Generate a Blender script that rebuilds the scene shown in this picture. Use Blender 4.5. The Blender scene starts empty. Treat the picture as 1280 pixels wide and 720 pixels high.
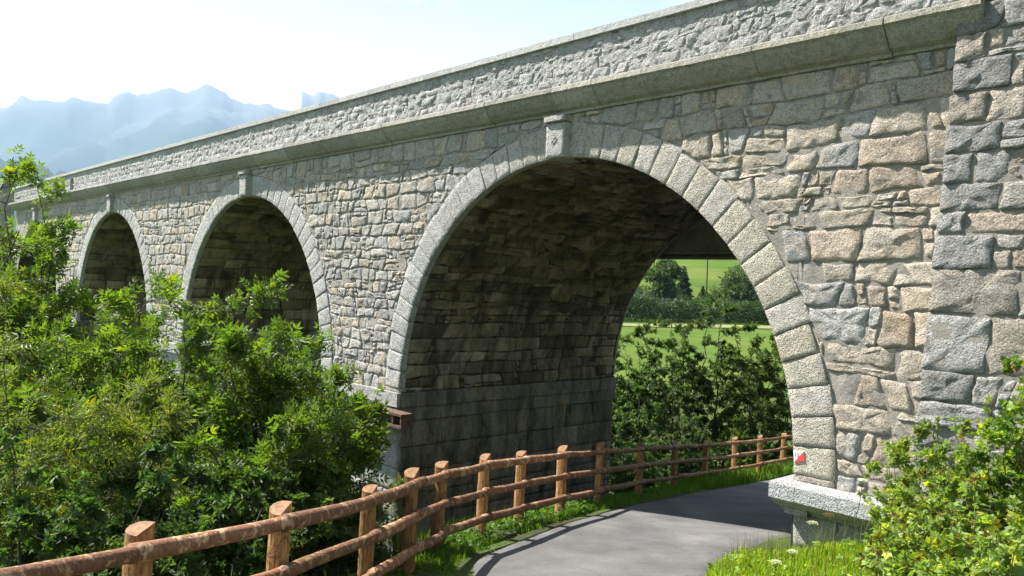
import bpy, math, random
import numpy as np
from mathutils import Matrix, Vector

# ------------------------------------------------------------------ camera, world, sun, exposure
SC = bpy.context.scene
COL = SC.collection
E = 3.1                                     # eye height over the road at the right-hand pier
CAM = np.array([0.0, -10.0, E])
YAW, PITCH, ROLL, FPX = 0.8335, -0.0058, 0.0395, 1021.0
cy, sy, cp, sp = math.cos(YAW), math.sin(YAW), math.cos(PITCH), math.sin(PITCH)
FW = np.array([-sy * cp, cy * cp, sp]); RT0 = np.array([cy, sy, 0.0]); UP0 = np.cross(RT0, FW)
RT = math.cos(ROLL) * RT0 + math.sin(ROLL) * UP0
UP = -math.sin(ROLL) * RT0 + math.cos(ROLL) * UP0
cam = bpy.data.cameras.new('camera'); camo = bpy.data.objects.new('camera', cam); COL.objects.link(camo)
cam.sensor_width = 36; cam.lens = 36 * FPX / 1280; cam.clip_start = 0.1; cam.clip_end = 30000
camo.matrix_world = Matrix(((RT[0], UP[0], -FW[0], CAM[0]), (RT[1], UP[1], -FW[1], CAM[1]), (RT[2], UP[2], -FW[2], CAM[2]), (0, 0, 0, 1)))
SC.camera = camo

SUN_EL = math.radians(50.5)
SUN_DIR = np.array([-0.92, -0.39, 0.0]); SUN_DIR /= np.linalg.norm(SUN_DIR)      # towards the sun, in plan
SD = np.array([SUN_DIR[0] * math.cos(SUN_EL), SUN_DIR[1] * math.cos(SUN_EL), math.sin(SUN_EL)])
sl = bpy.data.lights.new('sun', 'SUN'); so = bpy.data.objects.new('sun', sl); COL.objects.link(so)
sl.energy = 5.0; sl.angle = math.radians(0.55); sl.color = (1.0, 0.95, 0.87)
so.rotation_euler = Vector(SD).to_track_quat('Z', 'Y').to_euler(); so.location = (-40, -30, 60)

W = bpy.data.worlds.new('World'); SC.world = W; W.use_nodes = True
wn, wl = W.node_tree.nodes, W.node_tree.links
wn.clear()
wo = wn.new('ShaderNodeOutputWorld'); bg = wn.new('ShaderNodeBackground'); sky = wn.new('ShaderNodeTexSky')
sky.sky_type = 'NISHITA'; sky.sun_disc = False; sky.sun_elevation = SUN_EL
sky.sun_rotation = math.atan2(SUN_DIR[0], SUN_DIR[1]); sky.altitude = 900; sky.air_density = 1.0; sky.dust_density = 1.6
tc = wn.new('ShaderNodeTexCoord'); mp = wn.new('ShaderNodeMapping'); mp.inputs['Scale'].default_value = (1.0, 1.0, 3.2)
mp.inputs['Location'].default_value = (0.45, 0.2, 0.1)
nz = wn.new('ShaderNodeTexNoise'); nz.inputs['Scale'].default_value = 2.2; nz.inputs['Detail'].default_value = 8; nz.inputs['Roughness'].default_value = 0.55
nz.inputs['Distortion'].default_value = 0.6
cr = wn.new('ShaderNodeValToRGB'); cr.color_ramp.elements[0].position = 0.46; cr.color_ramp.elements[1].position = 0.66
mx = wn.new('ShaderNodeMix'); mx.data_type = 'RGBA'; mx.inputs['B'].default_value = (9.8, 10.1, 10.3, 1)
wl.new(tc.outputs['Generated'], mp.inputs['Vector']); wl.new(mp.outputs[0], nz.inputs['Vector']); wl.new(nz.outputs['Fac'], cr.inputs['Fac'])
sx = wn.new('ShaderNodeSeparateXYZ'); wl.new(tc.outputs['Generated'], sx.inputs[0])
hr = wn.new('ShaderNodeMapRange'); hr.inputs['From Min'].default_value = 0.46; hr.inputs['From Max'].default_value = 0.10
hr.interpolation_type = 'SMOOTHSTEP'; wl.new(sx.outputs['Z'], hr.inputs['Value'])
mm_ = wn.new('ShaderNodeMath'); mm_.operation = 'MAXIMUM'; wl.new(hr.outputs[0], mm_.inputs[0]); wl.new(cr.outputs['Color'], mm_.inputs[1])
wl.new(mm_.outputs[0], mx.inputs['Factor']); wl.new(sky.outputs[0], mx.inputs['A']); wl.new(mx.outputs['Result'], bg.inputs['Color'])
bg.inputs['Strength'].default_value = 0.05
wl.new(bg.outputs[0], wo.inputs['Surface'])

SC.view_settings.view_transform = 'Standard'; SC.view_settings.look = 'None'; SC.view_settings.gamma = 1
SC.view_settings.use_curve_mapping = False; SC.view_settings.exposure = 1.66
SC.cycles.use_denoising = True; SC.cycles.denoising_prefilter = 'NONE'; SC.cycles.max_bounces = 6; SC.cycles.transparent_max_bounces = 4
SC.cycles.volume_bounces = 0; SC.cycles.diffuse_bounces = 4; SC.cycles.transmission_bounces = 3; SC.cycles.glossy_bounces = 2

R_ = random.Random(7); NR = np.random.default_rng(7)

# ------------------------------------------------------------------ helpers
def ray(px, py):
    return FW + RT * (px - 640) / FPX - UP * (py - 360) / FPX
def at_depth(px, py, Z):                    # point seen at a pixel of the photograph, Z metres ahead
    return CAM + ray(px, py) * Z
def on_y(px, py, y=0.0):                    # point of the wall plane y = const
    d = ray(px, py); return CAM + d * ((y - CAM[1]) / d[1])
def on_z(px, py, z):
    d = ray(px, py); return CAM + d * ((z - CAM[2]) / d[2])

def _h(i, j, k):
    n = (i * 374761393 + j * 668265263 + k * 2147483647 * 7 + 1013) & 0xffffffff
    n = ((n ^ (n >> 13)) * 1274126177) & 0xffffffff
    n = ((n ^ (n >> 16)) * 2246822519) & 0xffffffff
    return ((n ^ (n >> 15)) & 0xffff) / 65535.0
def vnoise(P, s=1.0, seed=0):
    P = np.asarray(P, float) * s + seed * 17.31
    I = np.floor(P).astype(np.int64); f = P - I; f = f * f * (3 - 2 * f)
    r = 0
    for a in (0, 1):
        for b in (0, 1):
            for c in (0, 1):
                w = (f[..., 0] if a else 1 - f[..., 0]) * (f[..., 1] if b else 1 - f[..., 1]) * (f[..., 2] if c else 1 - f[..., 2])
                r = r + w * _h(I[..., 0] + a, I[..., 1] + b, I[..., 2] + c)
    return r * 2 - 1
def fbm(P, s=1.0, o=4, seed=0, g=0.5):
    r = 0; a = 1
    for k in range(o):
        r = r + a * vnoise(P, s * 2 ** k, seed + k); a *= g
    return r
def P3(x, y, z=0.0):
    x, y, z = np.broadcast_arrays(np.asarray(x, float), np.asarray(y, float), np.asarray(z, float))
    return np.stack([x, y, z], -1)
def sstep(a, b, x):
    t = np.clip((np.asarray(x, float) - a) / (b - a), 0, 1); return t * t * (3 - 2 * t)

def make_mesh(name, V, tris=None, quads=None, mat=None, col=None, smooth=False, polys=None):
    V = np.asarray(V, np.float32).reshape(-1, 3)
    me = bpy.data.meshes.new(name)
    loops = []; starts = []; n = 0
    for arr, k in ((tris, 3), (quads, 4)):
        if arr is not None and len(arr):
            arr = np.asarray(arr, np.int32).reshape(-1, k)
            loops.append(arr.ravel()); starts.append(np.arange(len(arr), dtype=np.int32) * k + n); n += arr.size
    if polys:
        for p in polys:
            loops.append(np.array(p, np.int32)); starts.append(np.array([n], np.int32)); n += len(p)
    loops = np.concatenate(loops); starts = np.concatenate(starts)
    me.vertices.add(len(V)); me.vertices.foreach_set('co', V.ravel())
    me.loops.add(len(loops)); me.loops.foreach_set('vertex_index', loops)
    me.polygons.add(len(starts)); me.polygons.foreach_set('loop_start', starts)
    me.update(calc_edges=True)
    me.polygons.foreach_set('use_smooth', np.full(len(starts), bool(smooth)))
    if col is not None:
        a = me.attributes.new('col', 'FLOAT_COLOR', 'POINT')
        c = np.ones((len(V), 4), np.float32); c[:, :3] = col
        a.data.foreach_set('color', c.ravel())
    if mat is not None: me.materials.append(mat)
    return me
def obj(name, me, parent=None, loc=None, label=None, cat=None, group=None, kind=None):
    o = bpy.data.objects.new(name, me); COL.objects.link(o)
    if parent is not None:
        o.parent = parent
        pl = Vector((0, 0, 0)); q = parent
        while q is not None: pl = pl + q.location; q = q.parent
        o.location = Vector(loc if loc is not None else (0, 0, 0)) - pl
    elif loc is not None: o.location = loc
    if label: o['label'] = label
    if cat: o['category'] = cat
    if group: o['group'] = group
    if kind: o['kind'] = kind
    return o
def outward(V, tris, quads):
    """turn the faces of a closed, roughly convex piece so that they look outwards"""
    c = V.mean(0); tot = 0.0
    if quads is not None and len(quads):
        q = np.asarray(quads).reshape(-1, 4); n = np.cross(V[q[:, 2]] - V[q[:, 0]], V[q[:, 3]] - V[q[:, 1]]); tot += (n * (V[q].mean(1) - c)).sum()
        if tot < 0: quads = q[:, ::-1]
    if tris is not None and len(tris):
        t = np.asarray(tris).reshape(-1, 3); n = np.cross(V[t[:, 1]] - V[t[:, 0]], V[t[:, 2]] - V[t[:, 0]]); k = (n * (V[t].mean(1) - c)).sum()
        if k < 0: tris = t[:, ::-1]
    return tris, quads
def part(name, V, tris=None, quads=None, mat=None, parent=None, col=None, smooth=False, centre=True, **kw):
    V = np.asarray(V, float).reshape(-1, 3)
    if len(V) < 3000 and centre: tris, quads = outward(V, tris, quads)
    c = V.mean(0) if centre else np.zeros(3)
    return obj(name, make_mesh(name, V - c, tris, quads, mat, col, smooth), parent, tuple(c), **kw)
def empty(name, loc, label, cat, group=None):
    o = obj(name, None, None, tuple(loc), label, cat, group); o.empty_display_size = 0.3; return o
class Acc:                                   # collects pieces for one joined mesh
    def __init__(s): s.V = []; s.T = []; s.Q = []; s.C = []; s.n = 0
    def add(s, V, tris=None, quads=None, col=(1, 1, 1), fix=False):
        V = np.asarray(V, float).reshape(-1, 3)
        if fix: tris, quads = outward(V, tris, quads)
        if tris is not None and len(tris): s.T.append(np.asarray(tris, np.int64).reshape(-1, 3) + s.n)
        if quads is not None and len(quads): s.Q.append(np.asarray(quads, np.int64).reshape(-1, 4) + s.n)
        s.V.append(V); s.n += len(V)
        c = np.asarray(col, float); s.C.append(np.broadcast_to(c, (len(V), 3)) if c.ndim == 1 else c)
    def out(s):
        return (np.concatenate(s.V), np.concatenate(s.T) if s.T else None, np.concatenate(s.Q) if s.Q else None, np.concatenate(s.C))
    def part(s, name, mat, parent=None, smooth=False, centre=True, **kw):
        V, T, Q, C = s.out(); return part(name, V, T, Q, mat, parent, C, smooth, centre, **kw)
def grid_faces(nu, nv, wrap=False):
    i = np.arange(nu if wrap else nu - 1)[:, None]; j = np.arange(nv - 1)[None, :]
    a = i * nv + j; b = ((i + 1) % nu) * nv + j
    return np.stack([a, b, b + 1, a + 1], -1).reshape(-1, 4)
def box(x0, x1, y0, y1, z0, z1):
    V = [(x, y, z) for x in (x0, x1) for y in (y0, y1) for z in (z0, z1)]
    return V, [(0, 1, 3, 2), (4, 6, 7, 5), (0, 4, 5, 1), (2, 3, 7, 6), (0, 2, 6, 4), (1, 5, 7, 3)]
def tube(pts, rads, n=6, cap=True, seed=None, rough=0.0):
    pts = np.asarray(pts, float); rads = np.broadcast_to(np.asarray(rads, float), (len(pts),))
    T = np.gradient(pts, axis=0); T /= np.linalg.norm(T, axis=1)[:, None] + 1e-9
    ref = np.array([0, 0, 1.0]) if abs(T[0][2]) < 0.9 else np.array([1.0, 0, 0])
    A = np.cross(T, ref); A /= np.linalg.norm(A, axis=1)[:, None] + 1e-9; B = np.cross(T, A)
    th = np.arange(n) * 2 * math.pi / n
    V = pts[:, None] + rads[:, None, None] * (np.cos(th)[None, :, None] * A[:, None] + np.sin(th)[None, :, None] * B[:, None])
    if rough:
        k = 1 + rough * fbm(V * 1.0, 9, 3, seed or 0)
        V = pts[:, None] + (V - pts[:, None]) * k[..., None]
    m = len(pts)
    i = np.arange(m - 1)[:, None]; j = np.arange(n)[None, :]
    Q = np.stack([i * n + j, i * n + (j + 1) % n, (i + 1) * n + (j + 1) % n, (i + 1) * n + j], -1).reshape(-1, 4)
    V = V.reshape(-1, 3); T3 = None
    if cap:
        V = np.concatenate([V, pts[:1], pts[-1:]]); a = m * n
        T3 = [(a, (k + 1) % n, k) for k in range(n)] + [(a + 1, (m - 1) * n + k, (m - 1) * n + (k + 1) % n) for k in range(n)]
    return V, T3, Q

# ------------------------------------------------------------------ materials
class Mat:
    def __init__(s, name, rough=0.8, spec=0.3):
        s.m = bpy.data.materials.new(name); s.m.use_nodes = True
        s.n, s.l = s.m.node_tree.nodes, s.m.node_tree.links; s.n.clear()
        s.o = s.n.new('ShaderNodeOutputMaterial'); s.b = s.n.new('ShaderNodeBsdfPrincipled')
        s.b.inputs['Roughness'].default_value = rough; s.b.inputs['Specular IOR Level'].default_value = spec
        s.l.new(s.b.outputs[0], s.o.inputs['Surface'])
        s.geo = s.n.new('ShaderNodeNewGeometry'); s.pos = s.geo.outputs['Position']
    def mapping(s, scale, src=None, rot=(0, 0, 0)):
        m = s.n.new('ShaderNodeMapping'); m.inputs['Scale'].default_value = scale; m.inputs['Rotation'].default_value = rot
        s.l.new(src or s.pos, m.inputs['Vector']); return m.outputs[0]
    def noise(s, scale, detail=5, rough=0.55, vec=None, dist=0.0, out='Fac'):
        t = s.n.new('ShaderNodeTexNoise'); t.inputs['Scale'].default_value = scale; t.inputs['Detail'].default_value = detail
        t.inputs['Roughness'].default_value = rough; t.inputs['Distortion'].default_value = dist
        s.l.new(vec or s.pos, t.inputs['Vector']); return t.outputs[out]
    def voronoi(s, scale, vec=None, feature='F1', out='Distance'):
        t = s.n.new('ShaderNodeTexVoronoi'); t.feature = feature; t.inputs['Scale'].default_value = scale
        s.l.new(vec or s.pos, t.inputs['Vector']); return t.outputs[out]
    def ramp(s, f, stops):
        r = s.n.new('ShaderNodeValToRGB'); e = r.color_ramp.elements
        while len(e) < len(stops): e.new(0.5)
        for k, (p, c) in enumerate(stops):
            e[k].position = p; e[k].color = (c, c, c, 1) if isinstance(c, (int, float)) else (*c, 1)
        s.l.new(f, r.inputs['Fac']); return r.outputs['Color']
    def mix(s, f, a, b, mode='MIX'):
        m = s.n.new('ShaderNodeMix'); m.data_type = 'RGBA'; m.blend_type = mode
        for k, v in (('Factor', f), ('A', a), ('B', b)):
            if isinstance(v, (int, float)): m.inputs[k].default_value = v if k == 'Factor' else (v, v, v, 1)
            elif isinstance(v, tuple): m.inputs[k].default_value = (*v, 1)
            else: s.l.new(v, m.inputs[k])
        return m.outputs['Result']
    def math(s, op, a, b=0.0):
        m = s.n.new('ShaderNodeMath'); m.operation = op
        for k, v in enumerate((a, b)):
            if isinstance(v, (int, float)): m.inputs[k].default_value = v
            else: s.l.new(v, m.inputs[k])
        return m.outputs[0]
    def attr(s, name='col'):
        a = s.n.new('ShaderNodeAttribute'); a.attribute_name = name; return a.outputs['Color']
    def color(s, c):
        if isinstance(c, tuple): s.b.inputs['Base Color'].default_value = (*c, 1)
        else: s.l.new(c, s.b.inputs['Base Color'])
    def bump(s, h, dist=0.02, strength=1.0, prev=None):
        b = s.n.new('ShaderNodeBump'); b.inputs['Distance'].default_value = dist; b.inputs['Strength'].default_value = strength
        s.l.new(h, b.inputs['Height'])
        if prev is not None: s.l.new(prev, b.inputs['Normal'])
        s.l.new(b.outputs[0], s.b.inputs['Normal']); return b.outputs[0]

def stone_material(name, pit=0.5, ochre=0.5, dist=0.03, scale=1.0, streak=0.0):
    m = Mat(name, 0.88, 0.25)
    c = m.attr()
    n1 = m.noise(2.6, 6, 0.6); n2 = m.noise(11, 6, 0.65); n3 = m.noise(60, 3, 0.6)
    c = m.mix(m.math('MULTIPLY', m.ramp(n1, [(0.50, 0.0), (0.66, 1.0)]), ochre), c, (0.50, 0.33, 0.16), 'MIX')
    c = m.mix(0.6, c, m.ramp(n2, [(0.28, 0.45), (0.50, 1.0), (0.72, 1.25)]), 'MULTIPLY')
    c = m.mix(0.85, c, m.ramp(n3, [(0.33, 0.45), (0.48, 1.0), (0.7, 1.35)]), 'MULTIPLY')
    if streak:
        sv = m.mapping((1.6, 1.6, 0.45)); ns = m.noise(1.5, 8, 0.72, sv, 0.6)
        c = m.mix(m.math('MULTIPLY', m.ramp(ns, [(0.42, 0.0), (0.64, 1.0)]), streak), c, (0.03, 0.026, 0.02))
    m.color(c)
    a = m.noise(9 * scale, 8, 0.72); b = m.noise(34 * scale, 6, 0.7, None, 0.4)
    h = m.math('ADD', m.math('MULTIPLY', a, 1.1), m.math('MULTIPLY', b, 0.55))
    if pit:
        v = m.voronoi(26 * scale); h = m.math('ADD', h, m.math('MULTIPLY', m.ramp(v, [(0.05, 0.0), (0.45, 1.0)]), pit * 0.35))
    m.bump(h, dist * 1.7, 1.0)
    return m.m
M_RUB = stone_material('rubble_stone', 0.3, 0.30, 0.045)
M_QUOIN = stone_material('quoin_stone', 0.6, 0.06, 0.04)
M_RING = stone_material('dressed_granite', 1.2, 0.12, 0.04, 1.4)
M_CORN = stone_material('cornice_stone', 0.5, 0.12, 0.014, 1.3)
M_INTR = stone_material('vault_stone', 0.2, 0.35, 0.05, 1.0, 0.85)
M_CAST = stone_material('parapet_stone', 0.6, 0.04, 0.035, 1.2)

def mortar_material():
    m = Mat('lime_mortar', 0.95, 0.1)
    n = m.noise(3.0, 6, 0.6)
    c = m.ramp(n, [(0.3, (0.24, 0.225, 0.20)), (0.5, (0.39, 0.365, 0.32)), (0.7, (0.49, 0.455, 0.39))])
    m.color(c); m.bump(m.noise(14, 10, 0.8), 0.09, 1.0); return m.m
M_MORT = mortar_material()
def simple(name, c1, c2, scale=8, rough=0.8, bump=0.01, spec=0.3, vec=None, bscale=None, use_attr=False):
    m = Mat(name, rough, spec); v = m.mapping(vec) if vec else None
    n = m.noise(scale, 6, 0.6, v); c = m.ramp(n, [(0.32, c1), (0.68, c2)])
    if use_attr: c = m.mix(1.0, c, m.attr(), 'MULTIPLY')
    m.color(c)
    if bump: m.bump(m.noise(bscale or scale * 3, 6, 0.65, v), bump, 1.0)
    return m.m
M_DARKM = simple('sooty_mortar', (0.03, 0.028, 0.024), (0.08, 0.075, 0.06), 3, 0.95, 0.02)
M_CONC = simple('weathered_concrete', (0.16, 0.15, 0.14), (0.28, 0.27, 0.25), 3, 0.85, 0.01)
M_RUST = simple('rusty_steel', (0.05, 0.028, 0.018), (0.15, 0.085, 0.055), 12, 0.7, 0.006, 0.4)
M_IRON = simple('dark_iron', (0.015, 0.015, 0.016), (0.04, 0.035, 0.03), 30, 0.6, 0.002)
M_WHITE = simple('white_paint', (0.70, 0.70, 0.68), (0.82, 0.82, 0.80), 40, 0.6, 0.001)
M_RED = simple('red_paint', (0.50, 0.05, 0.05), (0.66, 0.09, 0.08), 40, 0.6, 0.001)
M_INK = simple('grey_ink', (0.10, 0.13, 0.2), (0.14, 0.17, 0.24), 40, 0.6, 0)

def leaf_material(name, trans=0.50, rough=0.52, tcol=(1.5, 1.6, 0.5), spec=0.45):
    m = Mat(name, rough, spec); c = m.attr(); m.color(c)
    t = m.n.new('ShaderNodeBsdfTranslucent'); m.l.new(m.mix(1.0, c, tcol, 'MULTIPLY'), t.inputs['Color'])
    mx = m.n.new('ShaderNodeMixShader'); mx.inputs[0].default_value = trans
    m.l.new(m.b.outputs[0], mx.inputs[1]); m.l.new(t.outputs[0], mx.inputs[2]); m.l.new(mx.outputs[0], m.o.inputs['Surface'])
    return m.m
M_LEAF = leaf_material('leaf')
M_GRASS = leaf_material('grass_blade', 0.40, 0.55, (1.3, 1.35, 0.35), 0.25)
M_BARK = simple('shrub_bark', (0.035, 0.028, 0.022), (0.10, 0.085, 0.065), 20, 0.9, 0.006)

def ground_material():
    m = Mat('meadow_ground', 0.95, 0.1)
    n = m.noise(0.6, 8, 0.65); n2 = m.noise(0.05, 9, 0.7, m.mapping((1, 2.6, 1), None, (0, 0, 0.5))); n3 = m.noise(7, 5, 0.6)
    near = m.ramp(n, [(0.35, (0.045, 0.035, 0.022)), (0.5, (0.045, 0.06, 0.02)), (0.68, (0.07, 0.11, 0.025))])
    mead = m.ramp(n2, [(0.32, (0.045, 0.085, 0.012)), (0.5, (0.07, 0.115, 0.014)), (0.72, (0.12, 0.135, 0.03))])
    ln = m.n.new('ShaderNodeVectorMath'); ln.operation = 'LENGTH'; m.l.new(m.pos, ln.inputs[0])
    f = m.ramp(m.math('MULTIPLY', ln.outputs['Value'], 0.01), [(0.35, 0.0), (0.55, 1.0)])
    c = m.mix(f, near, mead); c = m.mix(0.4, c, m.ramp(n3, [(0.3, 0.6), (0.7, 1.3)]), 'MULTIPLY')
    m.color(c); m.bump(n3, 0.03, 1.0); return m.m
M_GROUND = ground_material()
def asphalt():
    m = Mat('worn_asphalt', 0.9, 0.25)
    n = m.noise(1.1, 6, 0.6); n3 = m.noise(130, 3, 0.7); n4 = m.noise(0.35, 3, 0.5)
    c = m.ramp(n, [(0.3, (0.075, 0.073, 0.074)), (0.5, (0.108, 0.105, 0.106)), (0.7, (0.15, 0.146, 0.142))])
    c = m.mix(0.85, c, m.ramp(n3, [(0.3, 0.45), (0.5, 1.0), (0.72, 1.9)]), 'MULTIPLY')
    c = m.mix(0.5, c, m.ramp(n4, [(0.35, 0.7), (0.65, 1.2)]), 'MULTIPLY')
    m.color(c); m.bump(n3, 0.006, 1.0); return m.m
M_ASPH = asphalt()
def wood(name, a, b, patch, amount):
    m = Mat(name, 0.75, 0.25)
    oi = m.n.new('ShaderNodeObjectInfo')
    tcn = m.n.new('ShaderNodeTexCoord')
    g = m.noise(5, 6, 0.6, m.mapping((14, 14, 1.2), tcn.outputs['Object']))
    c = m.ramp(g, [(0.3, a), (0.7, b)])
    p = m.noise(9, 6, 0.65, m.mapping((1, 1, 1)), 0.8)
    c = m.mix(m.math('MULTIPLY', m.ramp(p, [(0.53, 0.0), (0.60, 1.0)]), amount), c, patch)
    k = m.math('ADD', m.math('MULTIPLY', oi.outputs['Random'], 0.5), 0.75)
    c = m.mix(1.0, c, k, 'MULTIPLY')
    m.color(c); m.bump(m.noise(30, 5, 0.6, m.mapping((1, 1, 1))), 0.008, 1.0)
    return m.m
M_POST = wood('split_larch', (0.13, 0.052, 0.02), (0.55, 0.31, 0.12), (0.10, 0.04, 0.02), 0.6)
M_RAIL = wood('half_barked_pole', (0.095, 0.045, 0.026), (0.27, 0.13, 0.07), (0.46, 0.30, 0.17), 0.85)
M_CUT = simple('fresh_cut_wood', (0.13, 0.06, 0.028), (0.30, 0.16, 0.07), 25, 0.7, 0.002)

# ------------------------------------------------------------------ fence line and terrain
POSTS = [(-60, 735, 3.3), (180, 688, 4.4), (365, 652, 5.4), (473, 622, 7.1), (527, 603, 8.2), (560, 592, 9.3), (613, 581, 10.2), (660, 574, 11.3),
         (711, 568, 12.4), (757, 564, 14.0), (807, 561, 16.3), (850, 558, 17.9), (888, 556, 19.4), (924, 553, 21.0), (955, 550, 22.6), (984, 546, 24.2)]
KF = 1.13
RTOP = np.array([at_depth(p[0], p[1], p[2] * KF) for p in POSTS])
d0 = (RTOP[-1] - RTOP[-2]); RTOP = np.vstack([RTOP, RTOP[-1] + d0 * 1.1 + [0.3, 0, 0], RTOP[-1] + d0 * 2.3 + [0.9, 0, 0]])
F2 = np.array([FW[0], FW[1]]); F2 /= np.linalg.norm(F2); R2 = np.array([RT0[0], RT0[1]])
def tl(x, y):
    x = np.asarray(x, float); y = np.asarray(y, float)
    return (x * F2[0] + (y + 10) * F2[1], x * R2[0] + (y + 10) * R2[1])
def from_tl(t, l):
    return np.array([t * F2[0] + l * R2[0], t * F2[1] + l * R2[1] - 10])
FT, FL = tl(RTOP[:, 0], RTOP[:, 1])
FENCE_H = 1.02
_t = np.concatenate([[-30, -3, 0], FT, [45, 80]])
_z = np.concatenate([[2.8, 1.55, 1.3], RTOP[:, 2] - FENCE_H, [RTOP[-1, 2] - FENCE_H - 1.2, RTOP[-1, 2] - FENCE_H - 2.2]])
_tt = np.linspace(-30, 80, 400); _zz = np.interp(_tt, _t, _z)
_zz = np.convolve(np.pad(_zz, 6, mode='edge'), np.ones(13) / 13, 'valid')
def road_z(t): return np.interp(t, _tt, _zz)
_fl = np.concatenate([[FL[0] - 12, FL[0] - 1.6], FL, [FL[-1] + 22, FL[-1] + 55]])
_ft = np.concatenate([[-30, -1], FT, [45, 80]])
_fz = np.interp(_tt, _ft, _fl); _fz = np.convolve(np.pad(_fz, 4, mode='edge'), np.ones(9) / 9, 'valid')
def fence_l(t): return np.interp(t, _tt, _fz)
def edge_l(t): return fence_l(t) + KF * np.interp(np.asarray(t) / KF, [0, 7.9, 8.7, 12.9, 13.7, 15, 17, 19, 22, 26], [0.55, 0.48, 0.35, 0.34, 0.43, 0.58, 0.76, 0.88, 0.9, 1.0])
ROADW = 2.85
def right_l(t): return edge_l(t) + KF * np.interp(np.asarray(t) / KF, [0, 5, 8.3, 9.7, 10.8, 12, 16, 30], [2.3, 2.4, 2.52, 2.9, 3.1, 3.9, 5.0, 5.5])
def terrain(x, y):
    x = np.asarray(x, float); y = np.asarray(y, float)
    t, l = tl(x, y); zr = road_z(t)
    dl = fence_l(t) - l                       # metres left of the fence
    dr = l - right_l(t)                       # metres right of the road
    z = zr - 2.0 * sstep(0.2, 3.4, dl) - 0.9 * sstep(3, 12, dl)
    infront = 1 - sstep(-0.9, 0.4, y)
    fromwall = sstep(2.0, 8.0, -y)
    z = z + infront * (1.2 * sstep(0.0, 2.2, dr) * (0.45 + 0.55 * fromwall) + 0.7 * sstep(1.5, 4.5, dr) * (0.35 + 0.65 * fromwall) + 2.0 * sstep(4, 20, dr))
    z = z + (fbm(P3(x, y), 0.5, 3, 3) * 0.10) * np.clip(sstep(0.3, 1.5, dl) + sstep(0.05, 1.0, dr), 0, 1)
    r = np.hypot(x, y)
    # valley floor and the far hillside
    far = sstep(26, 60, np.hypot(x, y + 10))
    hz = -4.2 + 0.022 * np.clip(np.hypot(x, y + 10) - 35, 0, 180) + fbm(P3(x, y), 0.02, 3, 5) * 0.5
    th = np.arctan2(y + 10, x)                # azimuth
    R = np.hypot(x, y + 10)
    hill = 0.30 * np.clip(R - 215, 0, 1e9) * (1 - 0.25 * sstep(300, 1200, R)) + 3.0 * fbm(P3(x, y), 0.006, 3, 9) * sstep(215, 330, R)
    hill = np.minimum(hill, 150 + 25 * fbm(P3(x, y), 0.002, 3, 11))
    # hillside only behind the bridge to the right; the long valley opens at the left
    side = sstep(2.45, 1.95, th) * sstep(-0.9, 0.2, th) if False else (1 - sstep(2.05, 2.5, th)) * sstep(-2.0, -1.0, th)
    hz = hz + hill * side
    return z * (1 - far) + hz * far

na, nr = 400, 150
ang = np.linspace(0, 2 * math.pi, na, endpoint=False); rad = np.concatenate([[0.0], np.geomspace(0.5, 8800, nr - 1)])
A, Rr = np.meshgrid(ang, rad, indexing='ij')
GX = Rr * np.cos(A); GY = -10 + Rr * np.sin(A)
# dense near grid replaces the polar disc inside 34 m
r_in = 32.0
rad = np.geomspace(r_in, 8800, 80); A, Rr = np.meshgrid(ang, rad, indexing='ij')
GX = Rr * np.cos(A); GY = -10 + Rr * np.sin(A)
acc = Acc()
acc.add(np.stack([GX, GY, terrain(GX, GY)], -1), quads=grid_faces(na, len(rad), True)[:, ::-1])
rad2 = np.linspace(0.0, r_in, 150); rad2[0] = 0.01
A, Rr = np.meshgrid(ang, rad2, indexing='ij'); GX = Rr * np.cos(A); GY = -10 + Rr * np.sin(A)
acc.add(np.stack([GX, GY, terrain(GX, GY)], -1), quads=grid_faces(na, len(rad2), True)[:, ::-1])
V, T, Q, C = acc.out()
obj('ground', make_mesh('ground', V, T, Q, M_GROUND, None, True), kind='structure')

# road: a sheet a few mm above the ground, ragged edge
ts = np.linspace(-8, 40, 320); nv = 22
rows = []
for t in ts:
    a, b = float(edge_l(t)), float(right_l(t))
    a += 0.08 * float(fbm(P3(t, 3.3), 1.2, 3)); b += 0.07 * float(fbm(P3(t, 9.3), 1.1, 3))
    rows.append([from_tl(t, l) for l in np.linspace(a, b, nv)])
rows = np.array(rows); Z = terrain(rows[..., 0], rows[..., 1]) + 0.03
edge = np.zeros(nv); edge[0] = edge[-1] = -0.06; Z = Z + edge[None]
obj('road', make_mesh('road', np.dstack([rows, Z[..., None]]), None, grid_faces(len(ts), nv)[:, ::-1], M_ASPH, None, True), kind='structure')

# ------------------------------------------------------------------ bridge
XC, RI, SP, TW = -9.883, 4.517, 12.427, 6.9
ZC = 2.178 + E - RI                          # centre height of the arches
ZIM = -2.425 + E                             # top of the impost
RT_ = 0.56                                   # ring thickness
ARCH = [XC - k * SP for k in range(4)]
ZB = 2.915 + E; ZL = 3.225 + E; ZP0 = 3.36 + E; ZP1 = 4.09 + E; ZP2 = 4.20 + E
XL, XR = -52.0, 9.0
ZLOW = -4.5
bridge = empty('stone_bridge', (-20, TW / 2, -2.5), 'long grey stone bridge with tall round arches crossing the paved path', 'bridge')

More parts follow.
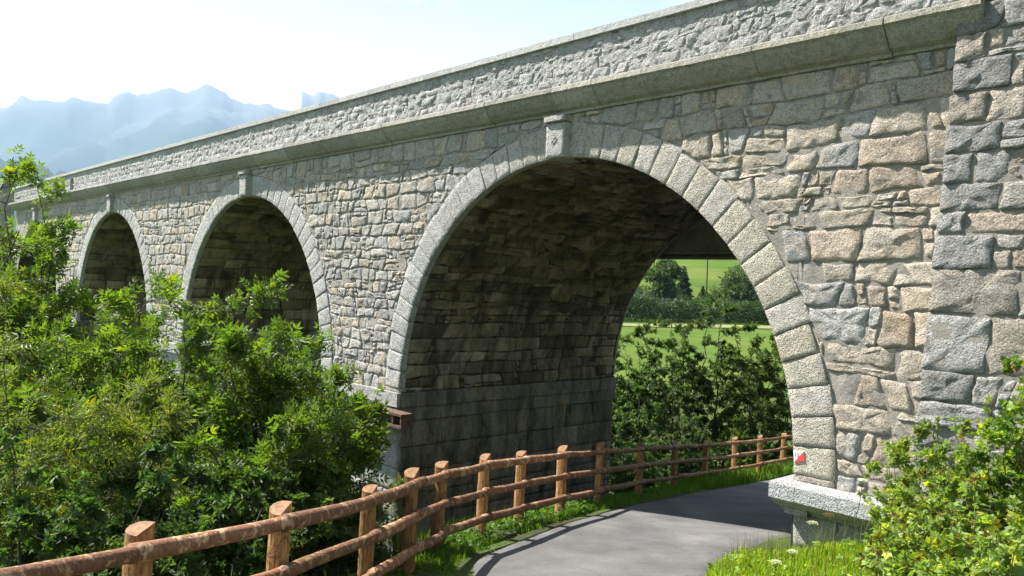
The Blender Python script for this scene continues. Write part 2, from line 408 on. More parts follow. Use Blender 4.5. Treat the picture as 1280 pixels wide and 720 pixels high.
# mortar body: front and back faces with the arch openings
def face_sheet(y, noise=0.0, flip=False):
    xs = np.unique(np.concatenate([np.arange(XL, -22, 0.14), np.arange(-22, XR + 0.01, 0.12)] + [np.array([c - RI - 1e-4, c - RI + 1e-4, c + RI - 1e-4, c + RI + 1e-4]) for c in ARCH]))
    nz_ = 56; out = []
    for x in xs:
        zb = ZLOW
        for c in ARCH:
            if abs(x - c) < RI: zb = ZC + math.sqrt(max(RI * RI - (x - c) ** 2, 0))
        out.append(np.stack([np.full(nz_, x), np.full(nz_, y), np.linspace(zb, ZB + 0.1, nz_)], -1))
    V = np.array(out)
    if noise: V[..., 1] += noise * fbm(V.reshape(-1, 3), 4.5, 4).reshape(V.shape[:2])
    Q = grid_faces(len(xs), nz_)
    return V, Q
acc = Acc()
V, Q = face_sheet(-0.006, 0.012); acc.add(V, quads=Q)
V, Q = face_sheet(TW, 0.0); acc.add(V, quads=Q[:, ::-1])
# vault and pier sides (intrados) of every arch
ys = np.linspace(0.02, TW, 30); accv = Acc()
for c in ARCH:
    a = np.linspace(0, math.pi, 90)
    rv_ = RI + 0.035; px = np.concatenate([np.full(14, c + rv_), c + rv_ * np.cos(a), np.full(14, c - rv_)])
    pz = np.concatenate([np.linspace(ZLOW, ZC, 15)[:-1], ZC + rv_ * np.sin(a), np.linspace(ZC, ZLOW, 15)[1:]])
    V = np.stack([np.repeat(px[:, None], 30, 1), np.repeat(ys[None], len(px), 0), np.repeat(pz[:, None], 30, 1)], -1)
    accv.add(V, quads=grid_faces(len(px), 30))
bx = box(XL, XR, 0.02, TW, ZB + 0.05, ZP0); acc.add(bx[0], quads=bx[1], fix=True)
bx = box(XL - 0.02, XL, 0.02, TW, ZLOW, ZB + 0.1); acc.add(bx[0], quads=bx[1], fix=True)
acc.part('mortar_core', M_MORT, bridge, smooth=False, centre=False)
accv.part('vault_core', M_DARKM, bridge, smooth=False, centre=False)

# --- general stone: outline in (u, v), mapped to space with w = distance proud of the wall
def resample(poly, step):
    P = np.asarray(poly, float); out = []
    for k in range(len(P)):
        a, b = P[k], P[(k + 1) % len(P)]; n = max(1, int(round(np.linalg.norm(b - a) / step)))
        for j in range(n): out.append(a + (b - a) * j / n)
    return np.array(out)
def rounded(P, r):
    P = np.asarray(P, float); out = []
    n = len(P)
    for k in range(n):
        a, b, c = P[k - 1], P[k], P[(k + 1) % n]
        la, lc = np.linalg.norm(a - b), np.linalg.norm(c - b)
        ra = min(r, la * 0.35); rc = min(r, lc * 0.35)
        out.append(b + (a - b) / (la + 1e-9) * ra); out.append(b + (c - b) / (lc + 1e-9) * rc)
    return np.array(out)
def area(P):
    x, y = P[:, 0], P[:, 1]; return 0.5 * abs(np.dot(x, np.roll(y, -1)) - np.dot(y, np.roll(x, -1)))
def stone_geo(poly, fmap, base=-0.05, face=0.03, bevel=0.02, bulge=0.02, rough=0.014, step=0.085, jig=0.010, seed=0, rnd=0.04, lite=False):
    P = np.asarray(poly, float) if lite else resample(rounded(poly, rnd), step); n = len(P)
    s3 = P3(P[:, 0], P[:, 1], seed * 0.37)
    P = P + jig * np.stack([fbm(s3, 7, 2, 1), fbm(s3, 7, 2, 5)], -1)
    c = P.mean(0); D = P - c; L = np.linalg.norm(D, axis=1)[:, None] + 1e-9
    def ring(inset=None, frac=None):
        return c + D * (np.clip(1 - inset / L, 0.15, 1) if frac is None else frac)
    tilt = NR.normal(0, 0.018, 2) if bulge else np.zeros(2)
    rings = [(P, base), (ring(inset=0.002), face - bevel), (ring(inset=bevel * 0.9 + 0.004), face), (ring(frac=0.66), face + bulge * 0.6), (ring(frac=0.34), face + bulge)]
    if lite: rings = rings[:3]
    V = []
    for k, (r, w) in enumerate(rings):
        wv = np.full(n, w)
        if k >= 1: wv = wv + rough * fbm(P3(r[:, 0], r[:, 1], seed), 8, 3, 2) * (0.5 if k == 1 else 1.0) + (r - c) @ tilt * 0.8
        V.append(fmap(r[:, 0], r[:, 1], wv))
    cc = fmap(c[:1], c[1:2], np.array([face + bulge])); V.append(cc)
    V = np.concatenate(V)
    m = len(rings); i = np.arange(m - 1)[:, None]; j = np.arange(n)[None, :]
    Q = np.stack([i * n + j, i * n + (j + 1) % n, (i + 1) * n + (j + 1) % n, (i + 1) * n + j], -1).reshape(-1, 4)
    T = np.stack([np.full(n, m * n), (m - 1) * n + np.arange(n), (m - 1) * n + (np.arange(n) + 1) % n], -1)
    return V, T, Q
def rubble(u0, u1, v0, v1, hmin, hmax, wmin, wmax, rnd, wav=0.06, gap=0.009, chip=0.25):
    """random-course rubble: list of (polygon, centre)"""
    out = []; v = v0; k = 0; seed = rnd.randint(0, 999)
    lo = lambda u: 0.0
    def wob(k): return lambda u: wav * float(vnoise(P3(u * 0.9, k * 3.7, seed), 1.0)) + wav * 0.5 * float(vnoise(P3(u * 2.7, k * 5.1, seed + 9), 1.0))
    while v < v1:
        h = rnd.uniform(hmin, hmax); vt = min(v + h, v1 + 0.0)
        if v1 - vt < hmin * 0.6: vt = v1
        h = vt - v
        f0 = wob(k) if k else (lambda u: 0.0); f1 = wob(k + 1) if vt < v1 else (lambda u: 0.0)
        u = u0; tb = 0.0
        while u < u1 - 0.05:
            w = rnd.uniform(wmin, wmax) * (0.8 + 0.5 * h / hmax); w = min(w, u1 - u)
            if u1 - u - w < wmin * 0.6: w = u1 - u
            te = rnd.uniform(-0.06, 0.06) if u + w < u1 - 0.01 else 0.0
            a, b = u, u + w
            def q(ua0, ub0, ua1, ub1, s0, s1):   # bottom-left, bottom-right, top..., s: fraction in height
                V0 = lambda u_, s: v + h * s + f0(u_) * (1 - s) + f1(u_) * s
                um0 = (ua0 + ub0) / 2; um1 = (ua1 + ub1) / 2
                j = lambda: rnd.uniform(-0.022, 0.022)
                return [(ua0 + gap + j() * .5, V0(ua0, s0) + gap), (um0, V0(um0, s0) + gap + j() * .6), (ub0 - gap + j() * .5, V0(ub0, s0) + gap),
                        ((ub0 + ub1) / 2 - gap + j(), V0(ub0, (s0 + s1) / 2)),
                        (ub1 - gap + j() * .5, V0(ub1, s1) - gap), (um1, V0(um1, s1) - gap + j() * .6), (ua1 + gap + j() * .5, V0(ua1, s1) - gap),
                        ((ua0 + ua1) / 2 + gap + j(), V0(ua0, (s0 + s1) / 2))]
            r = rnd.random()
            if r < chip and h > hmin * 1.15:
                s = rnd.choice([0.28, 0.4, 0.6, 0.72]) + rnd.uniform(-.05, .05)
                ml = a + tb + (te - tb) * 0
                xa = a + tb * (1 - 2 * s) ; xb = b + te * (1 - 2 * s)
                if rnd.random() < 0.6:
                    out.append(q(a + tb, b + te, a - tb * (2 * s - 1), b - te * (2 * s - 1), 0, s))
                else:
                    c = a + w * rnd.uniform(.35, .65)
                    out.append(q(a + tb, c, a - tb * (2 * s - 1), c, 0, s)); out.append(q(c, b + te, c, b - te * (2 * s - 1), 0, s))
                if rnd.random() < 0.5:
                    out.append(q(a - tb * (2 * s - 1), b - te * (2 * s - 1), a - tb, b - te, s, 1))
                else:
                    c = a + w * rnd.uniform(.3, .7)
                    out.append(q(a - tb * (2 * s - 1), c, a - tb, c, s, 1)); out.append(q(c, b - te * (2 * s - 1), c, b - te, s, 1))
            elif r < chip + 0.22 and w > wmin * 1.25:   # a narrow upright pinning stone at the side
                c = b - rnd.uniform(0.09, 0.16)
                out.append(q(a + tb, c + te, a - tb, c - te, 0, 1)); s = rnd.uniform(.4, .6)
                out.append(q(c + te, b + te, c, b, 0, s)); out.append(q(c, b, c - te, b - te, s, 1))
            else:
                out.append(q(a + tb, b + te, a - tb, b - te, 0, 1))
            u = b; tb = te
        v = vt; k += 1
    return [np.array(p) for p in out]
def clip_arches(P, arches, zc, r):
    """push the points of an outline that fall inside an arch ring out onto it; None when too little is left"""
    orig = P; moved = False; P = resample(P, 0.05); a0 = area(P); P0 = P
    for c in arches:
        if P[:, 0].max() < c - r or P[:, 0].min() > c + r: continue
        up = P[:, 1] > zc
        d = np.hypot(P[:, 0] - c, P[:, 1] - zc); ins = up & (d < r)
        P = P.copy(); k = r / np.maximum(d, 1e-6)
        P[ins] = np.stack([c + (P[ins, 0] - c) * k[ins], zc + (P[ins, 1] - zc) * k[ins]], -1)
        low = (~up) & (np.abs(P[:, 0] - c) < r)
        moved = moved or ins.any() or low.any()
        P[low, 0] = np.where(P[low, 0] < c, c - r, c + r)
    if not moved: return np.asarray(orig, float)
    bb0, bb1 = P0.min(0) - 0.09, P0.max(0) + 0.09
    if area(P) > a0 * 1.15 or (P < bb0).any() or (P > bb1).any(): return None
    # thin out again
    keep = [P[0]]
    for p in P[1:]:
        if np.linalg.norm(p - keep[-1]) > 0.045: keep.append(p)
    if len(keep) < 4: return None
    K = np.array(keep); w = K.max(0) - K.min(0)
    if min(w) < 0.05 or area(K) < 0.006: return None
    return K
def tone(x, rnd, warm):
    """bare colour of one stone: grey granite, some cream, some rusty"""
    g = rnd.uniform(0.36, 0.50); r = rnd.random()
    if r < 0.55 * warm: c = (g * 1.12, g * 1.01, g * 0.82)
    elif r < 0.68 * warm: c = (g * 1.10, g * 0.94, g * 0.74)
    elif r < 0.75: c = (g * 1.03, g * 0.99, g * 0.90)
    else: c = (g * 0.93, g * 0.92, g * 0.88)
    return np.array(c)

wallmap = lambda u, v, w: np.stack([u, -w, v], -1)
# spandrel and pier faces between the rings
stones = []
rndw = random.Random(21)
XBUT = -3.7
for (u0, u1, hm, hM, wm, wM) in ((-10.0, -3.4, 0.17, 0.42, 0.22, 0.72), (-20.0, -10.0, 0.18, 0.36, 0.20, 0.56), (-34.0, -20.0, 0.20, 0.38, 0.20, 0.6), (-50.0, -34.0, 0.22, 0.42, 0.25, 0.7)):
    for p in rubble(u0, u1, -1.6 if u1 < -9 else -0.4, ZB, hm, hM, wm, wM, rndw):
        q = clip_arches(p, ARCH, ZC, RI + RT_ + 0.012)
        if q is not None:
            c = q.mean(0); stones.append((q, c))
def proj_px(P):
    d = np.asarray(P, float) - CAM; z = d @ FW; return 640 + FPX * (d @ RT) / z, 360 - FPX * (d @ UP) / z, z
def shown(c, A):
    px, py, z = proj_px((c[0], 0, c[1])); ok = -20 < px < 1300 and -20 < py < 740
    return A * abs((CAM[1])) / z ** 3 if ok else 0
stones.sort(key=lambda s: -shown(s[1], area(s[0])))
accS = Acc()
for k, (q, c) in enumerate(stones):
    near = shown(c, 1) > 0.002
    V, T, Q = stone_geo(q, wallmap, face=rndw.uniform(0.012, 0.030), bulge=rndw.uniform(-0.006, 0.010), rough=0.020, bevel=0.016, seed=k, step=0.085 if k < 300 else (0.13 if k < 800 else 0.22), jig=0.020, rnd=rndw.uniform(0.008, 0.035), lite=k > 900)
    col = tone(c[0], rndw, np.interp(c[0], [-14, -9, -4], [0.3, 0.8, 1.15]))
    if k < 300: part('stone', V, T, Q, M_RUB, bridge, np.broadcast_to(col, V.shape), True)
    else: accS.add(V, T, Q, col, True)
accS.part('rubble_stones', M_RUB, bridge, True, kind='stuff')

# voussoirs and keystones
NV = 39; DA = math.pi / NV
def ringmap(c):
    def f(u, v, w): return np.stack([c + v * np.cos(u / RI), -w, ZC + v * np.sin(u / RI)], -1)
    return f
rv = random.Random(5); first_ring = None
for ai, c in enumerate(ARCH):
    for k in range(NV):
        a0, a1 = k * DA, (k + 1) * DA
        if k == NV // 2: continue
        g = 0.003; u0, u1 = (a0 * RI + g), (a1 * RI - g)
        top = RI + RT_ + rv.uniform(-0.03, 0.03)
        poly = [(u0, RI), (u1, RI), (u1, top), (u0, top)]
        V, T, Q = stone_geo(poly, ringmap(c), base=-0.11, face=0.032 + rv.uniform(-0.005, 0.005), bevel=0.005, bulge=0.003, rough=0.008, step=0.10, jig=0.004, seed=k + ai * 50, rnd=0.012)
        g_ = rv.uniform(0.46, 0.54); wr = np.interp(c + math.cos(a0) * RI, [-13, -7], [0.0, 1.0])
        col = np.array([g_ * (1 + 0.05 * wr), g_ * (0.99 - 0.0 * wr), g_ * (0.95 - 0.13 * wr * rv.uniform(0.5, 1.3))])
        if ai >= 3 and a0 > math.pi / 2: continue
        part('voussoir', V, T, Q, M_RING, bridge, np.broadcast_to(col, V.shape), True)
    # lower jamb blocks between springing and impost
    hj = ZC - ZIM
    for s in (1, -1):
        x0, x1 = (c + RI, c + RI + RT_) if s > 0 else (c - RI - RT_, c - RI)
        V, T, Q = stone_geo([(x0, ZIM), (x1, ZIM), (x1, ZC - 0.004), (x0, ZC - 0.004)], wallmap, base=-0.55, face=0.032, bevel=0.005, bulge=0.003, rough=0.006, jig=0.004, rnd=0.012, seed=s + ai)
        part('jamb_block', V, T, Q, M_RING, bridge, np.broadcast_to(np.array([0.46, 0.43, 0.36] if ai == 0 else [0.44, 0.43, 0.41]), V.shape), True)
    # keystone, rising up to the cornice, with its cap
    for nm, hw, z0, z1, f in (('keystone', 0.215, ZC + RI - 0.02, ZB - 0.15, 0.18), ('keystone_cap', 0.24, ZB - 0.146, ZB - 0.03, 0.23)):
        V, T, Q = stone_geo([(c - hw, z0), (c + hw, z0), (c + hw * 1.06, z1), (c - hw * 1.06, z1)], wallmap, base=-0.4, face=f, bevel=0.015, bulge=0.003, rough=0.004, jig=0.003, rnd=0.01, seed=ai)
        part(nm, V, T, Q, M_RING, bridge, np.broadcast_to(np.array([0.5, 0.49, 0.47]), V.shape), True)

# cramp on the first keystone, white hook below the cornice
kx = ARCH[0]; pts = [(kx + 0.04, -0.195, ZC + RI + 0.34), (kx + 0.0, -0.20, ZC + RI + 0.30), (kx - 0.05, -0.195, ZC + RI + 0.23)]
V, T, Q = tube(pts, 0.008, 6); part('iron_cramp', V, T, Q, M_IRON, bridge)
hp = on_y(205, 228, -0.1); th = np.linspace(0, math.pi * 1.3, 12)
V, T, Q = tube([(hp[0] + 0.18 * math.cos(t + 3.0), -0.12, hp[2] + 0.22 - 0.22 * math.sin(t)) for t in th], 0.025, 6)
part('hook', V, T, Q, M_WHITE, bridge)

# back ring seen through the tunnel, smooth band
for c in ARCH[:2]:
    for k in range(NV):
        a0, a1 = k * DA, (k + 1) * DA
        f = lambda u, v, w: np.stack([c + v * np.cos(u / RI), TW + w, ZC + v * np.sin(u / RI)], -1)
        V, T, Q = stone_geo([(a0 * RI + .004, RI - .01), (a1 * RI - .004, RI - .01), (a1 * RI - .004, RI + RT_), (a0 * RI + .004, RI + RT_)], f, base=-0.02, face=0.06, bevel=0.014, bulge=0, rough=0.004, step=0.2, jig=0.002, rnd=0.01)
        part('voussoir', V, T, Q, M_RING, bridge, np.broadcast_to(np.array([0.42, 0.41, 0.38]), V.shape), True)

# vault stones: long rough slabs laid along the barrel, coursed blocks on the pier sides
rb = random.Random(31)
def vaultmap(c, s):                           # u = depth, v = arc length up from the impost on side s
    def f(u, v, w):
        v = np.asarray(v, float); h0 = ZC - ZIM; a = np.clip((v - h0) / RI, 0, None)
        r = RI - w
        x = np.where(v < h0, r, r * np.cos(a)); z = np.where(v < h0, ZIM + v, ZC + r * np.sin(a))
        return np.stack([c + s * x, np.broadcast_to(u, z.shape), z], -1)
    return f
H0 = ZC - ZIM; ARC = H0 + RI * math.pi / 2
for ai, c in enumerate(ARCH[:3]):
    cells = []
    for s in (-1, 1):
        if ai == 0:
            lay = rubble(0.115, TW - 0.03, 0.0, 1.7, 0.26, 0.36, 0.3, 0.75, rb, 0.03, 0.010, 0.15) + rubble(0.115, TW - 0.03, 1.7, ARC, 0.12, 0.27, 0.25, 0.95, rb, 0.09, 0.006, 0.3)
        else: lay = rubble(0.115, TW - 0.03, 0.0, ARC, 0.30, 0.45, 0.5, 1.1, rb, 0.03, 0.012, 0.0)
        cells += [(p, s) for p in lay]
    rb2 = random.Random(3)
    cells.sort(key=lambda t: (t[1] if ai == 0 else -t[1], t[0][:, 0].mean()))
    av = Acc()
    for k, (p, s) in enumerate(cells):
        up = p[:, 1].mean() > 1.7
        V, T, Q = stone_geo(p, vaultmap(c, s), base=-0.06, face=rb.uniform(-0.02, 0.03) if up else rb.uniform(-0.012, 0.012), bevel=0.02, bulge=0.012, rough=0.024 if up else 0.014, jig=0.022, lite=(s > 0 or ai > 0), step=0.14, seed=k, rnd=0.025)
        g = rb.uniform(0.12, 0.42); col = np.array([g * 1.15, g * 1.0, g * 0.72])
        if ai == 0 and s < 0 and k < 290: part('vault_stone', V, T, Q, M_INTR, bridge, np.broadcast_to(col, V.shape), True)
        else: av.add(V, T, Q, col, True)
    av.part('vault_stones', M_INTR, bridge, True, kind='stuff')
# arch ring returns into the tunnel, one ring of blocks deep (ends of the voussoirs already give it)

# piers below the impost: coursed blocks on their tunnel sides and fronts, impost slabs
for ai, c in enumerate(ARCH[:3]):
    for s in (-1, 1):
        f = (lambda c, s: (lambda u, v, w: np.stack([np.broadcast_to(c + s * (RI - w), np.shape(v)), u, v], -1)))(c, s)
        av = Acc()
        if not (ai == 0 and s > 0):
            lay = rubble(0.02, TW, -3.0, ZIM - 0.62, 0.42, 0.55, 0.6, 1.3, rb, 0.0, 0.006, 0.0)
            for k, p in enumerate(lay):
                V, T, Q = stone_geo(p, f, base=-0.06, face=rb.uniform(-0.006, 0.014), bevel=0.012, bulge=0.006, rough=0.012, step=0.14, seed=k, jig=0.012, rnd=0.02)
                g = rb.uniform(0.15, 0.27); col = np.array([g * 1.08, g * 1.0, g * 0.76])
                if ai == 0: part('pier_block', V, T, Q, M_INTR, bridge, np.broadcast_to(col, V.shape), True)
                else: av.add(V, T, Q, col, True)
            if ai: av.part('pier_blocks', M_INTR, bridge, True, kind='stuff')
        # impost ledge along the tunnel side
        u = 0.0 if not (ai == 0 and s > 0) else 0.0
        xs0 = c + s * RI
        prof = [(0.16, 0.0), (0.16, -0.20), (0.13, -0.23), (0.07, -0.30), (0.02, -0.36), (0.015, -0.40)] if (ai == 0 and s > 0) else [(0.07, 0.0), (0.07, -0.30), (0.035, -0.34), (0.03, -0.60), (0.0, -0.62)]
        y = -0.20 if (ai == 0 and s > 0) else -0.06
        while y < TW + 0.05:
            L = rb.uniform(0.8, 1.3); y1 = min(y + L, TW + 0.06)
            pr = [(-0.3, 0.0)] + prof + [(-0.3, prof[-1][1])]
            V = [(xs0 - s * a, yy, ZIM - 0.002 + b) for yy in (y + 0.004, y1 - 0.004) for a, b in pr]; n = len(pr)
            Q = [(k, k + 1, n + k + 1, n + k) for k in range(n - 1)]; T = [(0, k, k + 1) for k in range(1, n - 1)] + [(n, n + k + 1, n + k) for k in range(1, n - 1)]
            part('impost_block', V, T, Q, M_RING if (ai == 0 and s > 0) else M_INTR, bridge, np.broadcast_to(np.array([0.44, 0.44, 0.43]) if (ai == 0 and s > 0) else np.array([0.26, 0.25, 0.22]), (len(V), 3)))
            y = y1
# right pier front: slab band in front of the wall with a hollow underside, and the shaft below
y0 = 0.0; x = ARCH[0] + RI - 0.16; first = True
while x < -2.4:
    L = 0.36 if first else rb.uniform(0.9, 1.3); x1 = x + L
    pr = [(0.3, 0.0), (-0.34, 0.0), (-0.36, -0.02), (-0.36, -0.20), (-0.33, -0.23), (-0.24, -0.30), (-0.10, -0.36), (-0.06, -0.40), (0.3, -0.40)]
    n = len(pr); xa, xb = x + 0.003, x1 - 0.003
    V = np.array([(xx + (0.10 * (-b) if (first and xx == xa and b < -0.2) else 0), a, ZIM + 0.001 + b) for xx in (xa, xb) for a, b in pr])
    V[:, 2] += 0.0
    Q = [(k, k + 1, n + k + 1, n + k) for k in range(n - 1)]
    me_T = [(0, k + 1, k) for k in range(1, n - 1)] + [(n, n + k, n + k + 1) for k in range(1, n - 1)]
    part('impost_slab', V, me_T, Q, M_RING, bridge, np.broadcast_to(np.array([0.52, 0.525, 0.53]), V.shape)); x = x1; first = False
for k, (z0, z1) in enumerate(((ZIM - 1.9, ZIM - 0.85), (ZIM - 0.845, ZIM - 0.402))):
    for x0, x1 in ((ARCH[0] + RI + 0.03, ARCH[0] + RI + 0.62), (ARCH[0] + RI + 0.63, ARCH[0] + RI + 1.6), (ARCH[0] + RI + 1.61, ARCH[0] + RI + 2.6)):
        V, T, Q = stone_geo([(x0, z0), (x1, z0), (x1, z1), (x0, z1)], wallmap, base=-0.6, face=0.05, bevel=0.02, bulge=0.01, rough=0.012, jig=0.006, seed=k)
        part('plinth_block', V, T, Q, M_RING, bridge, np.broadcast_to(np.array([0.42, 0.42, 0.40]), V.shape), True)
# left pier front below the impost
for c in ARCH[:3]:
    xa, xb = c - SP + RI, c - RI
    for p in rubble(xa, xb, -3.0, ZIM - 0.3, 0.42, 0.55, 0.7, 1.2, rb, 0.0, 0.006, 0.0):
        V, T, Q = stone_geo(p, wallmap, base=-0.05, face=0.03, bevel=0.01, bulge=0.006, rough=0.008, step=0.15, jig=0.004, rnd=0.015)
        part('pier_block', V, T, Q, M_RING, bridge, np.broadcast_to(np.array([0.42, 0.43, 0.43]), V.shape), True)
    for x0 in np.arange(xa - 0.06, xb - 0.1, 1.17):
        x1 = min(x0 + 1.165, xb + 0.06); bx = box(x0, x1, -0.13, 0.1, ZIM - 0.30, ZIM - 0.002)
        part('impost_slab', bx[0], None, bx[1], M_RING, bridge, np.broadcast_to(np.array([0.46, 0.46, 0.45]), (8, 3)))

# cornice: moulded blocks with open joints
rc = random.Random(77)
prof = [(0.10, ZP0 + 0.01), (-0.13, ZP0 + 0.005), (-0.32, ZP0 - 0.035), (-0.345, ZP0 - 0.05), (-0.355, ZL + 0.01), (-0.34, ZL), (-0.315, ZL - 0.02), (-0.285, ZL - 0.075), (-0.22, ZL - 0.16), (-0.14, ZL - 0.235), (-0.06, ZL - 0.27), (-0.05, ZB), (0.10, ZB)]
x = XL - 0.3; XCE = -3.24
while x < XCE - 0.05:
    L = rc.uniform(0.9, 2.0); x1 = min(x + L, XCE)
    if XCE - x1 < 0.5: x1 = XCE
    nx = max(3, int((x1 - x) / 0.09)); xs = np.linspace(x + 0.005, x1 - 0.005, nx)
    V = np.array([[(xx, a, b) for a, b in prof] for xx in xs]); n = len(prof)
    d = fbm(V.reshape(-1, 3), 6, 4, 4).reshape(nx, n); k = rc.uniform(-0.006, 0.006)
    V[:, 1:-1, 1] += 0.008 * d[:, 1:-1] + k; V[:, 1:-1, 2] += 0.007 * d[:, 1:-1] + k * 0.7
    Q = grid_faces(nx, n); nn = (nx - 1) * n
    T = [(0, k + 1, k) for k in range(1, n - 1)] + [(nn, nn + k, nn + k + 1) for k in range(1, n - 1)]
    g = rc.uniform(0.28, 0.36); wm = np.interp(x, [-25, -6], [0.94, 0.80]); 
    colr = np.array([g * 1.03, g * 0.99, g * wm * 1.02])
    part('cornice_block', V.reshape(-1, 3), T, Q, M_CORN, bridge, np.broadcast_to(colr, (nx * n, 3)), False); x = x1
# parapet wall: rough-faced flush masonry, with three small openings near the far end
accp = Acc()
niche = [on_y(73, 235, -0.1)[0], on_y(80, 233, -0.1)[0], on_y(91, 228, -0.1)[0]]
xs = np.arange(XL, XCE + 0.1, 0.06); zs = np.linspace(ZP0 - 0.02, ZP1 + 0.02, 21)
Xg, Zg = np.meshgrid(xs, zs, indexing='ij'); P = P3(Xg * 1.0, Zg * 1.0, 0.0)
rel = fbm(P, 7.5, 4, 13) * 0.010 + np.abs(vnoise(P, 12.0, 3)) * 0.018
Yg = -0.13 - rel
hole = np.zeros_like(Xg)
for nx_ in niche:
    w_ = 0.30; top = ZP0 + 0.50
    ins = (np.abs(Xg - nx_) < w_) & (Zg < top - 0.1 + 0.3 * np.sqrt(np.clip(1 - ((Xg - nx_) / w_) ** 2, 0, 1)) - 0.15)
    Yg[ins] = 0.12
tonep = 0.41 + 0.06 * fbm(P, 4.0, 3, 8)
colp = np.stack([tonep, tonep * 0.99, tonep * 0.97], -1)
accp.add(np.stack([Xg, Yg, Zg], -1), quads=grid_faces(len(xs), len(zs)), col=colp.reshape(-1, 3))
bx = box(XL, XCE + 0.05, 0.13, 0.32, ZP0 - 0.1, ZP1 + 0.01); accp.add(bx[0], quads=bx[1], col=(0.4, 0.4, 0.4), fix=True)
accp.part('parapet', M_CAST, bridge, False, centre=False)
x = XL - 0.3
while x < XCE + 0.1:
    L = rc.uniform(0.8, 1.9); x1 = min(x + L, XCE + 0.14)
    bx = box(x + 0.006, x1 - 0.006, -0.20, 0.38, ZP1, ZP2 + rc.uniform(-0.004, 0.004)); V = np.array(bx[0])
    g = rc.uniform(0.40, 0.48); part('coping_stone', V, None, bx[1], M_CORN, bridge, np.broadcast_to(np.array([g, g, g * 0.98]), (8, 3))); x = x1
accq = Acc(); pst = []
pm = lambda u, v, w: np.stack([u, -0.125 - w, v], -1)
for p in rubble(XL, XCE, ZP0 + 0.01, ZP1 - 0.005, 0.12, 0.25, 0.13, 0.42, rc, 0.03, 0.008, 0.2):
    c = p.mean(0)
    if any(abs(c[0] - q_) < 0.42 for q_ in niche): continue
    pst.append((p, c))
pst.sort(key=lambda t: -t[1][0])
for k, (p, c) in enumerate(pst):
    V, T, Q = stone_geo(p, pm, face=rc.uniform(0.004, 0.018), bevel=0.012, bulge=rc.uniform(0.0, 0.012), rough=0.020, lite=k >= 200, step=0.11, seed=k, jig=0.02, rnd=0.02)
    g = rc.uniform(0.36, 0.47); col = np.array([g, g * 0.98, g * 0.96])
    if k < 200: part('parapet_stone', V, T, Q, M_CAST, bridge, np.broadcast_to(col, V.shape), True)
    else: accq.add(V, T, Q, col, True)
accq.part('parapet_stones', M_CAST, bridge, True, kind='stuff')
# far parapet on the other side
for (z0, z1, ya, yb) in ((ZB + 0.3, ZP1, TW - 0.3, TW + 0.1), (ZP1 + 0.001, ZP2, TW - 0.36, TW + 0.16)):
    bx = box(XL, XR, ya, yb, z0, z1); part('back_parapet', bx[0], None, bx[1], M_CAST, bridge, np.broadcast_to(np.array([0.4, 0.4, 0.4]), (8, 3)))

# right-hand buttress: battered pier of big quoins
TB = E + 5.1
def bedge(z): return -3.83 + (z - 0.0) * 0.052          # x of the left arris
def bface(z): return -0.34 + (z - 0.0) * 0.022          # y of the face
def butmap(u, v, w):
    u = np.asarray(u, float); v = np.asarray(v, float)
    return np.stack([bedge(v) + u, bface(v) - w, v], -1)
acc = Acc(); zz = np.linspace(ZLOW, TB, 30)
V = np.array([[(bedge(z) + 0.02, 0.5, z), (bedge(z) + 0.02, bface(z) - 0.008, z), (2.5, bface(z) - 0.008, z), (2.5, 0.5, z)] for z in zz])
acc.add(V, quads=grid_faces(30, 4)); acc.add(V[-1], quads=[(0, 1, 2, 3)])
acc.part('buttress_core', M_MORT, bridge, False, centre=False)
rows = [(392, 462, 1238), (335, 391, 1277), (293, 334, 1243), (265, 292, 1207), (229, 264, 1250), (192, 228, 1217), (157, 191, 1250), (118, 156, 1233), (78, 117, 1263), (46, 77, 1232), (10, 45, 1250)]
arr = []
for yt, yb, xr in rows:
    z0, z1 = on_y(1180, yb + 2, -0.27)[2], on_y(1180, yt + 1, -0.27)[2]
    wd = on_y(xr, (yt + yb) / 2, -0.27)[0] - bedge((z0 + z1) / 2); arr.append((z0, z1, wd))
zlo = arr[0][0]; z = zlo; rq = random.Random(9)
while z > -1: h = rq.uniform(.25, .45); arr.insert(0, (z - h, z, rq.uniform(.4, .8))); z -= h
z = arr[-1][1]
while z < TB: h = rq.uniform(.25, .4); arr.append((z, min(z + h, TB), rq.uniform(.4, .8))); z += h
k = 0
for z0, z1, wd in arr:
    j = lambda: rq.uniform(-0.02, 0.02)
    g = 0.010
    V, T, Q = stone_geo([(0.0, z0 + g), (wd * .5, z0 + g + j() * .6), (wd - g, z0 + g + abs(j())), (wd - g + j(), (z0 + z1) / 2), (wd - g + j(), z1 - g), (wd * .5, z1 - g + j() * .6), (0.0, z1 - g)], butmap, base=-0.35, face=0.016 + rq.uniform(0, .022), bevel=0.009, bulge=0.002, rough=0.026, step=0.06, jig=0.020, seed=k, rnd=0.012)
    gg = rq.uniform(0.25, 0.37); col = np.array([gg, gg * 0.985, gg * 0.95]) if rq.random() < .75 else np.array([gg * 1.1, gg, gg * .85])
    part('quoin', V, T, Q, M_QUOIN, bridge, np.broadcast_to(col, V.shape), True); k += 1
    for p in rubble(wd, 4.0, z0, z1, (z1 - z0) * 0.7, (z1 - z0) * 1.01, 0.25, 0.7, rq, 0.0, 0.010, 0.3):
        V, T, Q = stone_geo(p, butmap, face=rq.uniform(0.008, 0.036), bulge=0.006, rough=0.022, bevel=0.012, step=0.08, seed=k, jig=0.018, rnd=0.018)
        col = tone(0, rq, 0.5) * 0.82; part('buttress_stone', V, T, Q, M_QUOIN, bridge, np.broadcast_to(col, V.shape), True); k += 1

